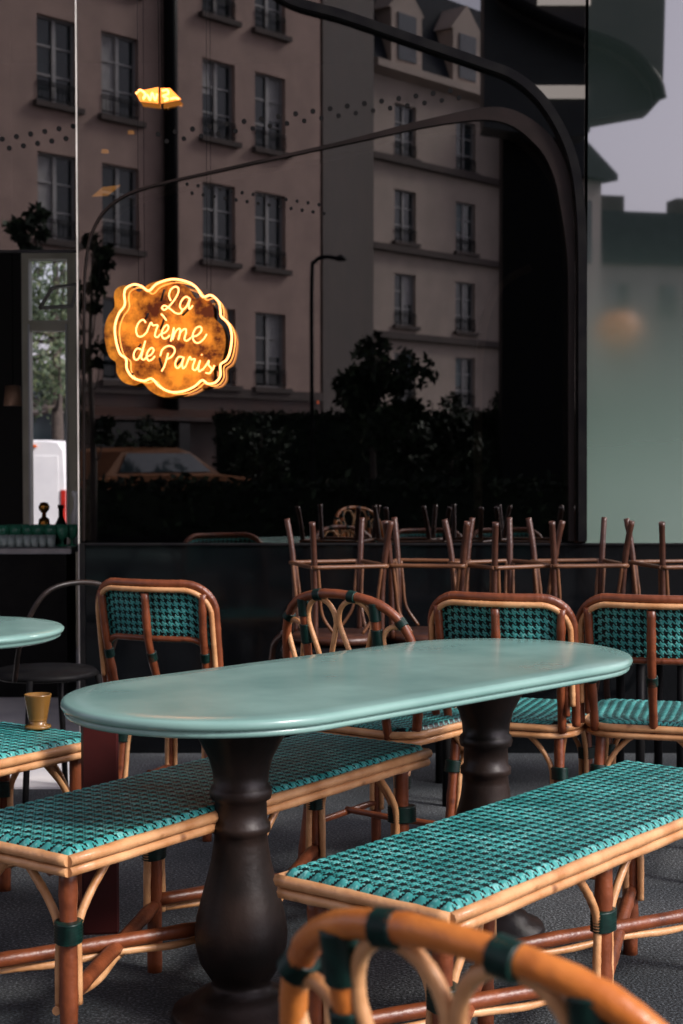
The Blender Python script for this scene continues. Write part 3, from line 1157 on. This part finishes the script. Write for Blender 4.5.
# script letters: single strokes in the zoomed photo's coordinates
strokes = {
 'L': [[(322, 140), (314, 116), (322, 90), (342, 76), (357, 84), (354, 108), (334, 142), (310, 170), (292, 182), (282, 172), (294, 162), (318, 176), (344, 196), (366, 198), (376, 182)]],
 'a': [[(408, 130), (390, 122), (370, 142), (364, 168), (378, 180), (396, 162), (410, 130), (404, 160), (408, 178), (422, 162)]],
 'c': [[(208, 240), (196, 226), (176, 240), (164, 272), (172, 300), (192, 302), (212, 284)]],
 'r': [[(212, 286), (226, 250), (234, 240), (240, 252), (262, 252), (254, 278), (250, 300), (262, 306), (274, 292)]],
 'e grave': [[(276, 292), (300, 282), (312, 262), (304, 250), (288, 266), (280, 294), (290, 312), (306, 308), (318, 296)], [(278, 200), (290, 212), (302, 230)]],
 'm': [[(322, 325), (330, 290), (336, 262), (334, 292), (330, 318), (344, 280), (362, 266), (364, 284), (356, 318), (368, 282), (388, 268), (392, 284), (384, 314), (396, 322), (414, 308)]],
 'e': [[(416, 304), (442, 298), (462, 276), (456, 258), (436, 266), (422, 296), (428, 324), (448, 332), (470, 316), (486, 292)]],
 'd': [[(188, 362), (168, 358), (154, 380), (156, 404), (170, 408), (184, 388), (198, 350), (206, 322), (196, 362), (188, 400), (200, 408), (212, 396)]],
 'e de': [[(212, 394), (232, 386), (244, 366), (236, 354), (220, 368), (212, 392), (220, 412), (236, 408), (250, 392)]],
 'P': [[(310, 378), (302, 410), (292, 440), (280, 462)], [(274, 392), (284, 362), (310, 346), (334, 352), (340, 372), (324, 396), (300, 408)]],
 'a par': [[(376, 396), (358, 396), (344, 418), (344, 440), (356, 446), (370, 428), (382, 396), (374, 428), (378, 448), (392, 436)]],
 'r par': [[(392, 434), (404, 404), (410, 396), (416, 408), (432, 406), (424, 432), (422, 450), (434, 456), (444, 444)]],
 'i': [[(444, 444), (456, 412), (448, 444), (452, 462), (466, 452)], [(462, 384), (464, 388)]],
 's': [[(466, 456), (484, 432), (496, 412), (494, 432), (508, 450), (500, 470), (480, 468)], [(500, 468), (514, 452), (520, 434)]],
}
for k, ss in strokes.items():
    mb = MB()
    for s in ss:
        mb.tube(smooth_path([loc(npt(x, y)) for x, y in s], 6), .0027, 8)
    mb.build('letter', 'neon', sign)
for a, b in (((290, 85), (275, 140)), ((217, 195), (198, 232)), ((296, 205), (272, 270)), ((184, 335), (146, 388)), ((268, 398), (280, 445)), ((372, 402), (345, 430)), ((408, 170), (372, 205))):
    MB().tube([loc(npt(*a)) + Vector((0, .02, 0)), loc(npt(*b)) + Vector((0, .02, 0))], .0045).build('blackout_tube', 'frame_dark', sign)  # short dark strokes behind the letters
for zx, zy in ((150, 70), (500, 118), (140, 470), (520, 500), (330, 45), (330, 550)):
    a = loc(npt(zx, zy))
    MB().tube([a, a + Vector((0, .078, 0))], .004).build('standoff', 'frame_dark', sign)
for zx in (165, 480):
    a = loc(npt(zx, 80)) + Vector((0, .07, 0))
    MB().tube([a, (a.x, .07, 3.9 - so.z)], .0009, 6).build('hanging_wire', 'frame_dark', sign)

# ceiling reflection of the neon sign, built as a glowing panel
def ap(px, py, y): return at_y(px, py, y)
c0 = ap(157, 96, D - .05)
am = empty('small_lit_panel', c0, 0, 'small tilted amber glowing panel above the neon sign', 'lamp')
m = MB()
for quad in (((135, 92), (158, 87), (158, 103), (140, 101)), ((160.5, 88), (170, 88), (181, 99), (161, 103))):
    F = [ap(x, y, D - .05) - c0 for x, y in quad]
    Bk = [p + Vector((0, .012, 0)) for p in F]
    m.loft([F, Bk], sm=False)
m.build('amber_face', 'small_amber', am)
m = MB()
for s in ([(136, 94), (140, 90), (145, 94), (143, 99), (147, 95), (150, 100), (152, 93), (155, 100), (157, 94)], [(162, 91), (167, 90), (168, 94), (163, 96), (168, 99), (164, 101)], [(170, 99), (175, 98), (179, 99)]):
    m.tube(smooth_path([ap(x, y, D - .056) - c0 for x, y in s], 5), .0042, 6)
m.build('light_tube', 'neon', am)
m = MB()
m.tube([ap(159, 86, D - .05) - c0, Vector((0, 0, 3.9 - c0.z))], .0012, 6)
m.build('hanging_wire', 'frame_dark', am)  # wire added to hold the reflection panel
# spot lights inside the room
for px, py, w, lb in ((105, 191, 26, 'long amber ceiling spot glowing near the arch'), (105, 151, 8, 'tiny warm ceiling spot left of the long amber one'), (131, 132, 7, 'tiny warm ceiling spot below the small lit panel'), (318, 402, 3, 'tiny red pilot light in the dark room')):
    c0 = ap(px, py, 7.4)
    k = 7.4 / FPX
    o = MB()
    if w > 20:
        o.prism([(-13 * k, -5 * k), (2 * k, -4 * k), (15 * k, 6 * k), (-2 * k, 4 * k)], 'y', 0, .02)
    else:
        o.lathe([(0, -.01), (w / 2 * k, -.008), (w / 2 * k * .8, .006), (0, .008)], n=14)
    ob = o.build('ceiling_spot', 'small_red' if w == 3 else 'small_amber')
    ob.location = c0
    tag(ob, lb, 'lamp')

# ------------------------------------------------------------------ BACK STREET: van, tree, houses (seen through the door)
VY = 20.0
vr = at_y(68, 470, VY).x
van = empty('delivery_van', (vr - .95, VY, -.6), 0, 'white delivery van parked outside beyond the glazed door', 'van')
vh = at_y(50, 440, VY).z + .6
prof = [(-.95, .35), (-.95, 1.0), (-.91, vh - .12), (-.84, vh - .02), (-.7, vh), (.7, vh), (.84, vh - .02), (.91, vh - .12), (.95, 1.0), (.95, .35)]
m = MB()
m.loft([[(x * .97, .0, z if z < 1 else z - .02) for x, z in prof], [(x, .04, z) for x, z in prof], [(x, 3.4, z) for x, z in prof], [(x * .97, 4.2, min(z, vh - .1)) for x, z in prof], [(x * .92, 5.0, min(z, 1.25)) for x, z in prof]], sm=False)
m.build('body', 'white_paint', van)
m = MB()
for s in (-1, 1):
    m.bbox(s * .43 - .40, s * .43 + .40, -.012, -.002, .5, vh - .2, .006)
m.build('rear_door', 'white_paint', van)
for s in (-1, 1):
    MB().bbox(s * .89 - .035, s * .89 + .035, -.03, -.001, .85, 1.35, .01).build('tail_light', 'red_light', van)
    MB().bbox(s * .5 - .05, s * .5 + .05, -.03, -.001, vh - .1, vh - .06, .008).build('marker_light', 'orange_lens', van)
MB().bbox(-.95, .95, -.08, -.001, .35, .55, .02).build('bumper', 'grey_car', van)
for sx in (-1, 1):
    for yy in (.9, 3.9):
        w = MB()
        w.loft([[(sx * (.93 - t), yy + r * math.cos(2 * math.pi * k / 20), .33 + r * math.sin(2 * math.pi * k / 20)) for k in range(20)] for t, r in ((0, .2), (.0, .31), (.02, .33), (.2, .33), (.22, .3))])
        w.build('wheel', 'tyre', van)


def tree_meshes(seed, h, cr, nleaf, leaf=.11, thin=1.0):
    rng = random.Random(seed)
    tr = MB()
    tr.tube([(0, 0, 0), (.03, 0, h * .3), (-.02, .04, h * .6), (.03, 0, h * .9)], [h * .022 * thin, h * .017 * thin, h * .011 * thin, h * .004], 8)
    cl = []
    for k in range(11):
        z0 = h * rng.uniform(.32, .8)
        a = rng.uniform(0, 2 * math.pi)
        e = Vector((math.cos(a) * cr * rng.uniform(.4, .95), math.sin(a) * cr * rng.uniform(.4, .95), z0 + h * rng.uniform(.08, .22)))
        s = Vector((0, 0, z0))
        tr.tube(smooth_path([s, s.lerp(e, .5) + Vector((0, 0, -.05 * h)), e], 4), [h * .007 * thin * (1 - .1 * q) for q in range(9)], 5)
        cl.append((e, cr * rng.uniform(.28, .5)))
        cl.append((s.lerp(e, .6), cr * rng.uniform(.2, .4)))
    cl.append((Vector((0, 0, h * .95)), cr * .4))
    lv = MB()
    for k in range(nleaf):
        c, r = cl[rng.randrange(len(cl))]
        d = Vector((rng.gauss(0, 1), rng.gauss(0, 1), rng.gauss(0, .8)))
        p = c + d.normalized() * r * rng.random() ** .5
        a = Vector((rng.gauss(0, 1), rng.gauss(0, 1), rng.gauss(0, 1))).normalized()
        b = a.orthogonal().normalized()
        s = leaf * rng.uniform(.6, 1.3)
        lv.add([p - a * s, p + b * s * .5, p + a * s, p - b * s * .5], [(0, 1, 2, 3)], 1 if rng.random() < .3 else 0)
    return tr, lv


def make_tree(name, seed, h, cr, n, label, group, leaf=.11, thin=1.0, lm=('leaf', 'leaf_lit')):
    root = empty(name, (0, 0, 0), 0, label, 'tree', group)
    tr, lv = tree_meshes(seed, h, cr, n, leaf, thin)
    tr.build('trunk', 'bark', root)
    lv.build('crown', lm, root, fixn=False)
    return root


t = make_tree('leafy_tree', 21, 6.5, 1.9, 6500, 'leafy tree standing behind the white van', 'trees beyond the glazed door', .055)
t.location = (at_y(56, 400, 26).x, 26, -.6)
t2 = copy_tree(t)
place(t2, (at_y(15, 400, 30).x, 30, -.6), 1.9, 'second leafy tree further back behind the van')
bh = empty('pale_house', (-8, 44, -.6), 0, 'pale house seen far through the glazed door', 'building')
MB().box(-7, 7, 0, 6, 0, 3.4).build('wall', 'plaster_far', bh)
for k in range(5):
    for z in (1.2,):
        MB().box(-6 + k * 2.6, -4.9 + k * 2.6, -.06, -.003, z, z + 1.8).build('window', 'win_glass', bh)
MB().prism([(-.6, 3.402), (6.6, 3.402), (5, 4.4), (1, 4.4)], 'x', -7.3, 7.3).build('roof', 'zinc', bh)


# ------------------------------------------------------------------ THE STREET REFLECTED IN THE GLASS (behind the camera)
EX, EY = .656, .755


def vroot(name, X, Yv, label, cat, group=None, dirn=(EX, EY), gz=-.13):
    """X, Yv: where it appears in the mirror; built for real at the mirrored distance. local x along, local y towards the cafe"""
    rz = math.atan2(-dirn[1], dirn[0])
    return empty(name, (X, 2 * D - Yv, gz), rz, label, cat, group)


def wall_holes(s0, s1, z0, z1, holes, depth=.22):
    mb = MB()
    xs = sorted({s0, s1} | {h[0] for h in holes} | {h[1] for h in holes})
    zs = sorted({z0, z1} | {h[2] for h in holes} | {h[3] for h in holes})
    for i in range(len(xs) - 1):
        for j in range(len(zs) - 1):
            cx, cz_ = (xs[i] + xs[i + 1]) / 2, (zs[j] + zs[j + 1]) / 2
            if any(h[0] < cx < h[1] and h[2] < cz_ < h[3] for h in holes):
                continue
            mb.add([(xs[i], 0, zs[j]), (xs[i + 1], 0, zs[j]), (xs[i + 1], 0, zs[j + 1]), (xs[i], 0, zs[j + 1])], [(0, 1, 2, 3)])
    for a, b, c, d in holes:
        mb.add([(a, 0, c), (b, 0, c), (b, 0, d), (a, 0, d), (a, -depth, c), (b, -depth, c), (b, -depth, d), (a, -depth, d)],
               [(0, 1, 5, 4), (1, 2, 6, 5), (2, 3, 7, 6), (3, 0, 4, 7)])
    # sides and back
    mb.add([(s0, 0, z0), (s1, 0, z0), (s1, -9, z0), (s0, -9, z0), (s0, 0, z1), (s1, 0, z1), (s1, -9, z1), (s0, -9, z1)],
           [(1, 2, 6, 5), (2, 3, 7, 6), (3, 0, 4, 7), (4, 5, 6, 7)])
    return mb


BR = random.Random(5)


def add_window(root, proto, a, b, c, d, rail=True):
    w, h = b - a, d - c
    if proto is None:
        o = MB().box(-w / 2, w / 2, -.19, -.17, 0, h).build('window', 'win_glass', root)
        f = MB()
        t = .055
        f.box(-w / 2, -w / 2 + t, -.17, -.12, 0, h).box(w / 2 - t, w / 2, -.17, -.12, 0, h).box(-w / 2 + t, w / 2 - t, -.168, -.122, h - t, h).box(-w / 2 + t, w / 2 - t, -.168, -.122, 0, t)
        f.box(-.05, .05, -.166, -.115, t, h - t)
        for k in (1, 2):
            f.box(-w / 2 + t, -.05, -.166, -.13, h * k / 3 - .02, h * k / 3 + .02).box(.05, w / 2 - t, -.166, -.13, h * k / 3 - .02, h * k / 3 + .02)
        f.build('frame', 'win_frame', o)
        s = MB().box(-w / 2 - .12, w / 2 + .12, -.1, .14, -.13, -.003)
        s.build('sill', 'plaster_dark', o)
        if rail:
            r = MB()
            for z in (.08, .38, .44):
                r.tube([(-w / 2, .02, z), (w / 2, .02, z)], .016, 5)
            for k in range(11):
                x = -w / 2 + w * k / 10
                r.tube([(x, .02, .08), (x, .02, .44)], .009, 4)
            r.build('railing', 'frame_dark', o)
    else:
        o = copy_tree(proto, root)
        for ch_ in list(o.children):
            if ch_.name.startswith('blind'):
                bpy.data.objects.remove(ch_)
    o.location = ((a + b) / 2, 0, c)
    if BR.random() < .55:
        hh = h * BR.choice((.3, .45, .6, .97))
        x0, x1 = BR.choice(((-w / 2 + .056, -.052), (.052, w / 2 - .056), (-w / 2 + .056, -.052)))
        MB().box(x0, x1, -.1695, -.167, h - .06 - hh + .1, h - .06).build('blind', BR.choice(('win_frame', 'blind_blue')), o)
    return o


# left apartment building
ab = vroot('apartment_building', -5.09, 36, 'pink beige apartment block with tall windows reflected in the glass', 'building')
cols = [-11.83, -8.17, -6.8, -5.0, -1.83, 0, 3.17, 5.0]
rows = [4.0, 7.04, 10.03, 13.0, 16.0]
ww, wh = 1.12, 1.9
holes = [(c - ww / 2, c + ww / 2, r - wh / 2, r + wh / 2) for c in cols[3:] + cols[:2] for r in rows]
wall_holes(-14, 6.9, 2.75, 19, holes).build('wall', 'plaster', ab)
pr = None
for hh in holes:
    o = add_window(ab, pr, *hh)
    pr = pr or o
MB().box(-14, 6.9, -9, .02, 0, 2.747).build('shopfront', 'shop_brown', ab)
m = MB()
for k in range(5):
    m.box(-12.5 + k * 3.9, -9.6 + k * 3.9, .022, .06, .5, 2.3)
m.build('shop_window', 'win_glass', ab)
MB().prism([(.03, 2.45), (1.2, 2.2), (1.2, 2.12), (.03, 2.36)], 'x', -9, 4).build('awning', 'shop_brown', ab)
MB().box(-14, 6.9, .003, .09, 2.75, 2.98).build('string_course', 'plaster_dark', ab)
MB().tube([(1.43, .16, 0), (1.43, .16, 19)], .17, 12).build('drainpipe', 'frame_dark', ab)
MB().prism([(-9.2, 19.002), (.3, 19.002), (-1.5, 22), (-8, 22)], 'x', -14.2, 7.1).build('roof', 'zinc', ab)

# dark blind wall between the two houses
bl = vroot('narrow_house', -.50, 43.6, 'narrow dark taupe house with blind wall reflected between two blocks', 'building', dirn=(.185, .983))
MB().box(-.1, 8.5, -4, 0, 0, 18.5).build('wall', 'soot', bl)
MB().prism([(-6.2, 18.502), (.2, 18.502), (-1, 20.5), (-5, 20.5)], 'x', -.3, 8.7).build('roof', 'zinc', bl)

# right building with mansard
rb = vroot('mansard_building', .97, 53, 'tan corner house with mansard roof and dormers reflected at centre', 'building')
cols = [1.92, 5.45]
rows = [4.0, 6.75, 9.65, 12.6]
holes = [(c - .6, c + .6, r - .9, r + .9) for c in cols for r in rows]
wall_holes(.0, 8.2, 2.75, 14.3, holes).build('wall', 'plaster_tan', rb)
pr = None
for hh in holes:
    o = add_window(rb, pr, *hh)
    pr = pr or o
MB().box(0, 8.2, -9, .02, 0, 2.747).build('shopfront', 'shop_brown', rb)
for z in (5.35, 8.35, 11.4):
    MB().box(-.05, 8.25, .003, .22, z, z + .22).build('ledge', 'plaster_dark', rb)
MB().prism([(.0, 14.302), (.45, 14.45), (.45, 14.7), (0, 14.8)], 'x', -.1, 8.3).build('cornice', 'plaster_tan', rb)
MB().prism([(-.05, 14.8), (-8.9, 14.8), (-8, 18.6), (-1.3, 18.3)], 'x', .0, 8.2).build('roof', 'zinc', rb)
for c in cols:
    dm = MB()
    dm.prism([(c - .85, 14.83), (c + .85, 14.83), (c + .85, 16.7), (c + 1.0, 16.7), (c, 17.7), (c - 1.0, 16.7), (c - .85, 16.7)], 'y', .05, -1.4)
    dmo = dm.build('dormer', 'plaster_tan', rb)
    MB().box(c - .5, c + .5, .052, .09, 15.0, 16.6).build('pane', 'win_glass', dmo)
MB().box(2.6, 5.9, -3.2, -1.9, 18.25, 20.8).build('chimney', 'plaster_tan', rb)
MB().box(2.9, 5.6, -1.88, -1.85, 18.6, 20.3).build('painted_panel', 'red_post', rb)

# dark tower with rounded overhanging floors
tw = vroot('modern_tower', 3.2, 25, 'dark modern building with rounded overhanging floors and lamp strips', 'building', dirn=(1, 0))
vz = lambda py, y=25: H + (455 - py) / FPX * y + .13
vx = lambda px, y=25: (px - 341.5) / FPX * y - 3.2


def slab(x0, x1, y0, y1, z0, z1, rr, zr):
    """floor slab: front outline with a big rounded lower-right corner"""
    pts = [(x0, z0), (x0, z1), (x1, z1)]
    mb = MB()
    n = 10
    poly = [(x0, z1), (x0, z0)]
    for k in range(n + 1):
        a = -math.pi / 2 + math.pi / 2 * k / n
        poly.append((x1 - rr + rr * math.cos(a), z0 + zr + zr * math.sin(a)))
    poly.append((x1 + .1, z1))
    return mb.prism(poly, 'y', y0, y1)


def curved_slab(pts, y0, y1, top):
    P = smooth_path([(x, 0, z) for x, z in pts], 6)
    poly = [(pts[0][0], top)] + [(p.x, p.z) for p in P] + [(pts[-1][0] + .05, top)]
    return MB().prism(poly, 'y', y0, y1)


c1 = [(vx(480), vz(-20)), (vx(502), vz(2)), (vx(560), vz(32)), (vx(620), vz(54)), (vx(650), vz(82)), (vx(657), vz(103)), (vx(660), vz(92))]
curved_slab([(vx(492), vz(-30))] + c1[1:], 0, -1.2, vz(-70)).build('upper_floor', 'charcoal_brown', tw)
m = MB()
P = smooth_path([(x, .03, z) for x, z in c1[:-1]], 6)
m.tube(P, .11, 10)
m.build('rounded_edge', 'frame_dark', tw)
poly = [(vx(486), vz(-40)), (vx(486), vz(122)), (vx(560), vz(133)), (vx(590), vz(130)), (vx(594), vz(126)), (vx(594), vz(115)), (vx(656), vz(104)), (vx(656), vz(-40))]
MB().prism(poly, 'y', -.6, -1.3).build('lower_floor', 'charcoal', tw)
for px0, px1, py0, py1, yy in ((535, 587, 0, 11, .01), (535, 590, 81, 94, -.58)):
    MB().box(vx(px0), vx(px1), yy, yy + .04, vz(py1), vz(py0)).build('lamp_strip', 'lamp_strip', tw)
MB().box(vx(510), vx(584), -1.9, -1.31, 0, vz(60)).build('shaft', 'frame_dark', tw)

# further houses seen in the green pane
fb = vroot('gable_house', (575 - 341.5) / FPX * 60, 60, 'pale house corner with sloping eave reflected in the green pane', 'building', dirn=(.8, .6))
e = (.1, 1.7)
zt_ = H + (455 - 180) / FPX * 60 + .13
MB().box(-2.5, 1.35, -8, 0, 0, zt_).build('wall', 'plaster_far', fb)
MB().prism([(-2.9, zt_ + 3.2), (-2.9, zt_ + .002), (1.75, zt_ + .002), (1.75, zt_ + .25)], 'y', .5, -8.4).build('roof', 'zinc', fb)
MB().box(-.1, .8, .003, .05, zt_ - 3.2, zt_ - .8).build('window', 'win_glass', fb)
Yf = 95
db_ = vroot('long_house', (600 - 341.5) / FPX * Yf, Yf, 'long pale house with zinc roof and chimneys far down the street', 'building', dirn=(.97, .24))
zc = H + (455 - 262) / FPX * Yf
zr_ = H + (455 - 207) / FPX * Yf
holes = [(c - .6, c + .6, r - 1, r + 1) for c in (1.2, 4.4, 7.6, 10.8, 14) for r in (2.0, 5.2, 8.0, 10.8)]
wall_holes(-4, 16, 0, zc, holes).build('wall', 'plaster_far', db_)
pr = None
for hh in holes:
    o = add_window(db_, pr, *hh)
    pr = pr or o
MB().prism([(.3, zc + .002), (-9, zc + .002), (-7, zr_), (-1.0, zr_)], 'x', -4.1, 16.1).build('roof', 'zinc', db_)
for x in (1.0, 6.2):
    MB().box(x, x + 1.6, -4, -2.5, zr_ - .5, zr_ + 1.2).build('chimney', 'plaster_dark', db_)

# trees on the street (mirror positions)
def vplace(o, px, Yv, rz, label, s=1.0):
    o.location = ((px - 341.5) / FPX * Yv, 2 * D - Yv, -.13)
    o.rotation_euler = (0, 0, rz)
    o.scale = (s, s, s)
    o['label'] = label


st1 = make_tree('street_tree', 5, 3.3, .85, 2600, '', 'street trees reflected in the window', .10, 1.0, ('hedge_leaf', 'leaf'))
vplace(st1, 372, 27, 0, 'dense street tree before the mansard house')
for px, Yv, rz, lb, s in ((452, 29, 1.2, 'street tree right of the densest one', .72), (262, 30, 2.2, 'street tree before the pink block, right of the neon', .62), (505, 28, .6, 'street tree below the dark tower', .74), (410, 28, 3.0, 'small street tree between two taller ones', .66), (145, 29, 5.0, 'low street tree behind the parked tan car', .6)):
    o = copy_tree(st1)
    vplace(o, px, Yv, rz, lb, s)
sl = make_tree('slender_tree', 9, 5.2, .38, 1500, '', 'slender young trees at the kerb', .07, .6, ('hedge_leaf', 'leaf'))
vplace(sl, 92, 18.5, 0, 'slender young tree just right of the pane edge', .78)
o = copy_tree(sl)
vplace(o, 40, 18, 2, 'slender young tree left of the pane edge', .83)
o = copy_tree(sl)
vplace(o, 8, 18.5, 4, 'slender young tree at the extreme left', .7)

# street lamp
ly_ = 27
lm = empty('street_lamp', ((312 - 341.5) / FPX * ly_, 2 * D - ly_, -.13), 0, 'thin dark street lamp with short curved arm', 'street lamp')
zz = H + (455 - 258) / FPX * ly_ + .13
MB().tube(smooth_path([(0, 0, 0), (0, 0, 2), (0, 0, zz - .4), (.06, 0, zz - .08), (.25, 0, zz), (.45, 0, zz - .03)], 6), .035, 8).build('post', 'frame_dark', lm)
MB().lathe([(.02, .06), (.10, .0), (.11, -.04), (0, -.06)], (.5, 0, zz - .02), 16).build('lamp_head', 'frame_dark', lm)


# parked cars
def make_car(matk):
    root = empty('parked_car', (0, 0, 0), 0, '', 'car')
    body = [(-2.05, .35), (-2.1, .6), (-2.05, .85), (-1.75, .93), (-.95, .98), (.95, .96), (1.6, .9), (2.02, .78), (2.1, .55), (2.05, .35)]
    m = MB()
    rings = []
    for y, s, dz in ((-.86, .97, 0), (-.80, 1, .02), (.80, 1, .02), (.86, .97, 0)):
        rings.append([(x * s, y, z + (dz if z > .5 else 0)) for x, z in body])
    m.loft(rings, sm=False)
    m.build('body', matk, root)
    cab = [(-1.7, .97), (-1.25, 1.38), (-.9, 1.46), (.1, 1.46), (.45, 1.38), (1.05, .97)]
    m = MB()
    m.loft([[(x, -.76, z) if z < 1 else (x * .95, -.60, z) for x, z in cab], [(x, .76, z) if z < 1 else (x * .95, .60, z) for x, z in cab]], sm=False)
    m.build('cabin', matk, root)
    for s in (-1, 1):
        MB().add([(-1.4, s * .757, 1.03), (.8, s * .757, 1.03), (.38, s * .645, 1.36), (-1.1, s * .645, 1.36)], [(0, 1, 2, 3)]).build('side_window', 'win_glass', root)
        for x in (-1.3, 1.3):
            w = MB()
            w.loft([[(x + r * math.cos(2 * math.pi * k / 20), s * y, .32 + r * math.sin(2 * math.pi * k / 20)) for k in range(20)] for y, r in ((.70, .3), (.71, .32), (.87, .32), (.885, .28), (.885, .2))])
            w.build('wheel', 'tyre', root)
        MB().bbox(2.03, 2.11, s * .62 - .14, s * .62 + .14, .62, .75, .01).build('headlight', 'win_frame', root)
        MB().bbox(-2.12, -2.03, s * .66 - .12, s * .66 + .12, .68, .82, .01).build('tail_light', 'red_light', root)
    return root


car = make_car('tan_car')
cang = math.atan2(-EY, EX)
place(car, ((150 - 341.5) / FPX * 28, 2 * D - 28, -.13), cang, 'tan car parked at the kerb reflected under the neon sign')
# planted rows added to keep the lit street out of the reflection
def blocking_hedge(px0, px1, Yv, h, dp, label, seed):
    x0, x1 = (px0 - 341.5) / FPX * Yv, (px1 - 341.5) / FPX * Yv
    root = empty('hedge', ((x0 + x1) / 2, 2 * D - Yv, -.13), 0, label, 'hedge')
    hw = (x1 - x0) / 2
    MB().bbox(-hw, hw, -dp / 2, dp / 2, 0, .35, .02).build('planter', 'frame_dark', root)
    rng = random.Random(seed)
    lv = MB()
    lv.box(-hw + .06, hw - .06, -dp / 2 + .08, dp / 2 - .08, .3, h - .1)
    n = int(hw * 2 * h * 420)
    for k in range(n):
        f = rng.random()
        p = Vector((rng.uniform(-hw, hw), rng.choice((-1, 1)) * dp / 2 + rng.gauss(0, .03), rng.uniform(.33, h))) if f < .6 else Vector((rng.uniform(-hw, hw), rng.uniform(-dp / 2, dp / 2), h - .06 + rng.gauss(0, .06)))
        a = Vector((rng.gauss(0, 1), rng.gauss(0, 1), rng.gauss(0, 1))).normalized()
        b = a.orthogonal().normalized()
        s = rng.uniform(.04, .09)
        lv.add([p - a * s, p + b * s * .55, p + a * s, p - b * s * .55], [(0, 1, 2, 3)], 1 if rng.random() < .15 else 0)
    lv.build('foliage', ['hedge_leaf', 'leaf'], root, fixn=False)


blocking_hedge(60, 592, 19, 1.0, .6, 'low clipped dark hedge in a long planter at the near kerb', 3)
blocking_hedge(215, 760, 32, 2.15, .9, 'tall clipped dark hedge in front of the house fronts', 4)

# orange globe lamp in the green pane
gl_ = empty('globe_lamp', ((617 - 341.5) / FPX * 20, 2 * D - 20, -.13), 0, 'dimly lit orange globe lamp on a thick dark post', 'street lamp')
zz = H + (455 - 330) / FPX * 20 + .13
MB().lathe([(0, 0), (.16, 0), (.16, .2), (.09, .25), (.08, zz - .32), (.16, zz - .3), (0, zz - .29)], n=20).build('post', 'frame_dark', gl_)
MB().lathe([(0, zz - .285), (.12, zz - .26), (.24, zz - .14), (.28, zz), (.24, zz + .12), (.14, zz + .2), (0, zz + .22)], n=28).build('globe', 'dim_lamp', gl_)

# ------------------------------------------------------------------ LIGHT
SUN_DIR = Vector((.70, -.42, .58)).normalized()      # towards the sun
elev = math.asin(SUN_DIR.z)
az = math.atan2(SUN_DIR.x, SUN_DIR.y)
w = bpy.data.worlds.new('World')
scene.world = w
w.use_nodes = True
nt = w.node_tree
bg = nt.nodes['Background']
sky = nt.nodes.new('ShaderNodeTexSky')
sky.sky_type = 'NISHITA'
sky.sun_disc = False
sky.sun_elevation = elev
sky.sun_rotation = az
sky.air_density = 1.0
sky.dust_density = 3.0
hs = nt.nodes.new('ShaderNodeHueSaturation')
hs.inputs['Saturation'].default_value = .22
nt.links.new(sky.outputs[0], hs.inputs['Color'])
tint = nt.nodes.new('ShaderNodeMix')
tint.data_type = 'RGBA'
tint.blend_type = 'MULTIPLY'
tint.inputs[0].default_value = 1
tint.inputs[7].default_value = (1.02, .93, 1.06, 1)
nt.links.new(hs.outputs[0], tint.inputs[6])
nt.links.new(tint.outputs[2], bg.inputs['Color'])
bg.inputs['Strength'].default_value = .135
sd = bpy.data.lights.new('sun', 'SUN')
sd.energy = 2.6
sd.angle = R(12)
sd.color = (1, .93, .85)
so_ = bpy.data.objects.new('sun', sd)
COL.objects.link(so_)
so_.rotation_euler = (-SUN_DIR).to_track_quat('-Z', 'Y').to_euler()

scene.view_settings.view_transform = 'Standard'
scene.view_settings.look = 'None'
scene.view_settings.gamma = 1
scene.view_settings.exposure = 0.4
scene.render.engine = 'CYCLES'
scene.cycles.max_bounces = 8
scene.cycles.transparent_max_bounces = 12
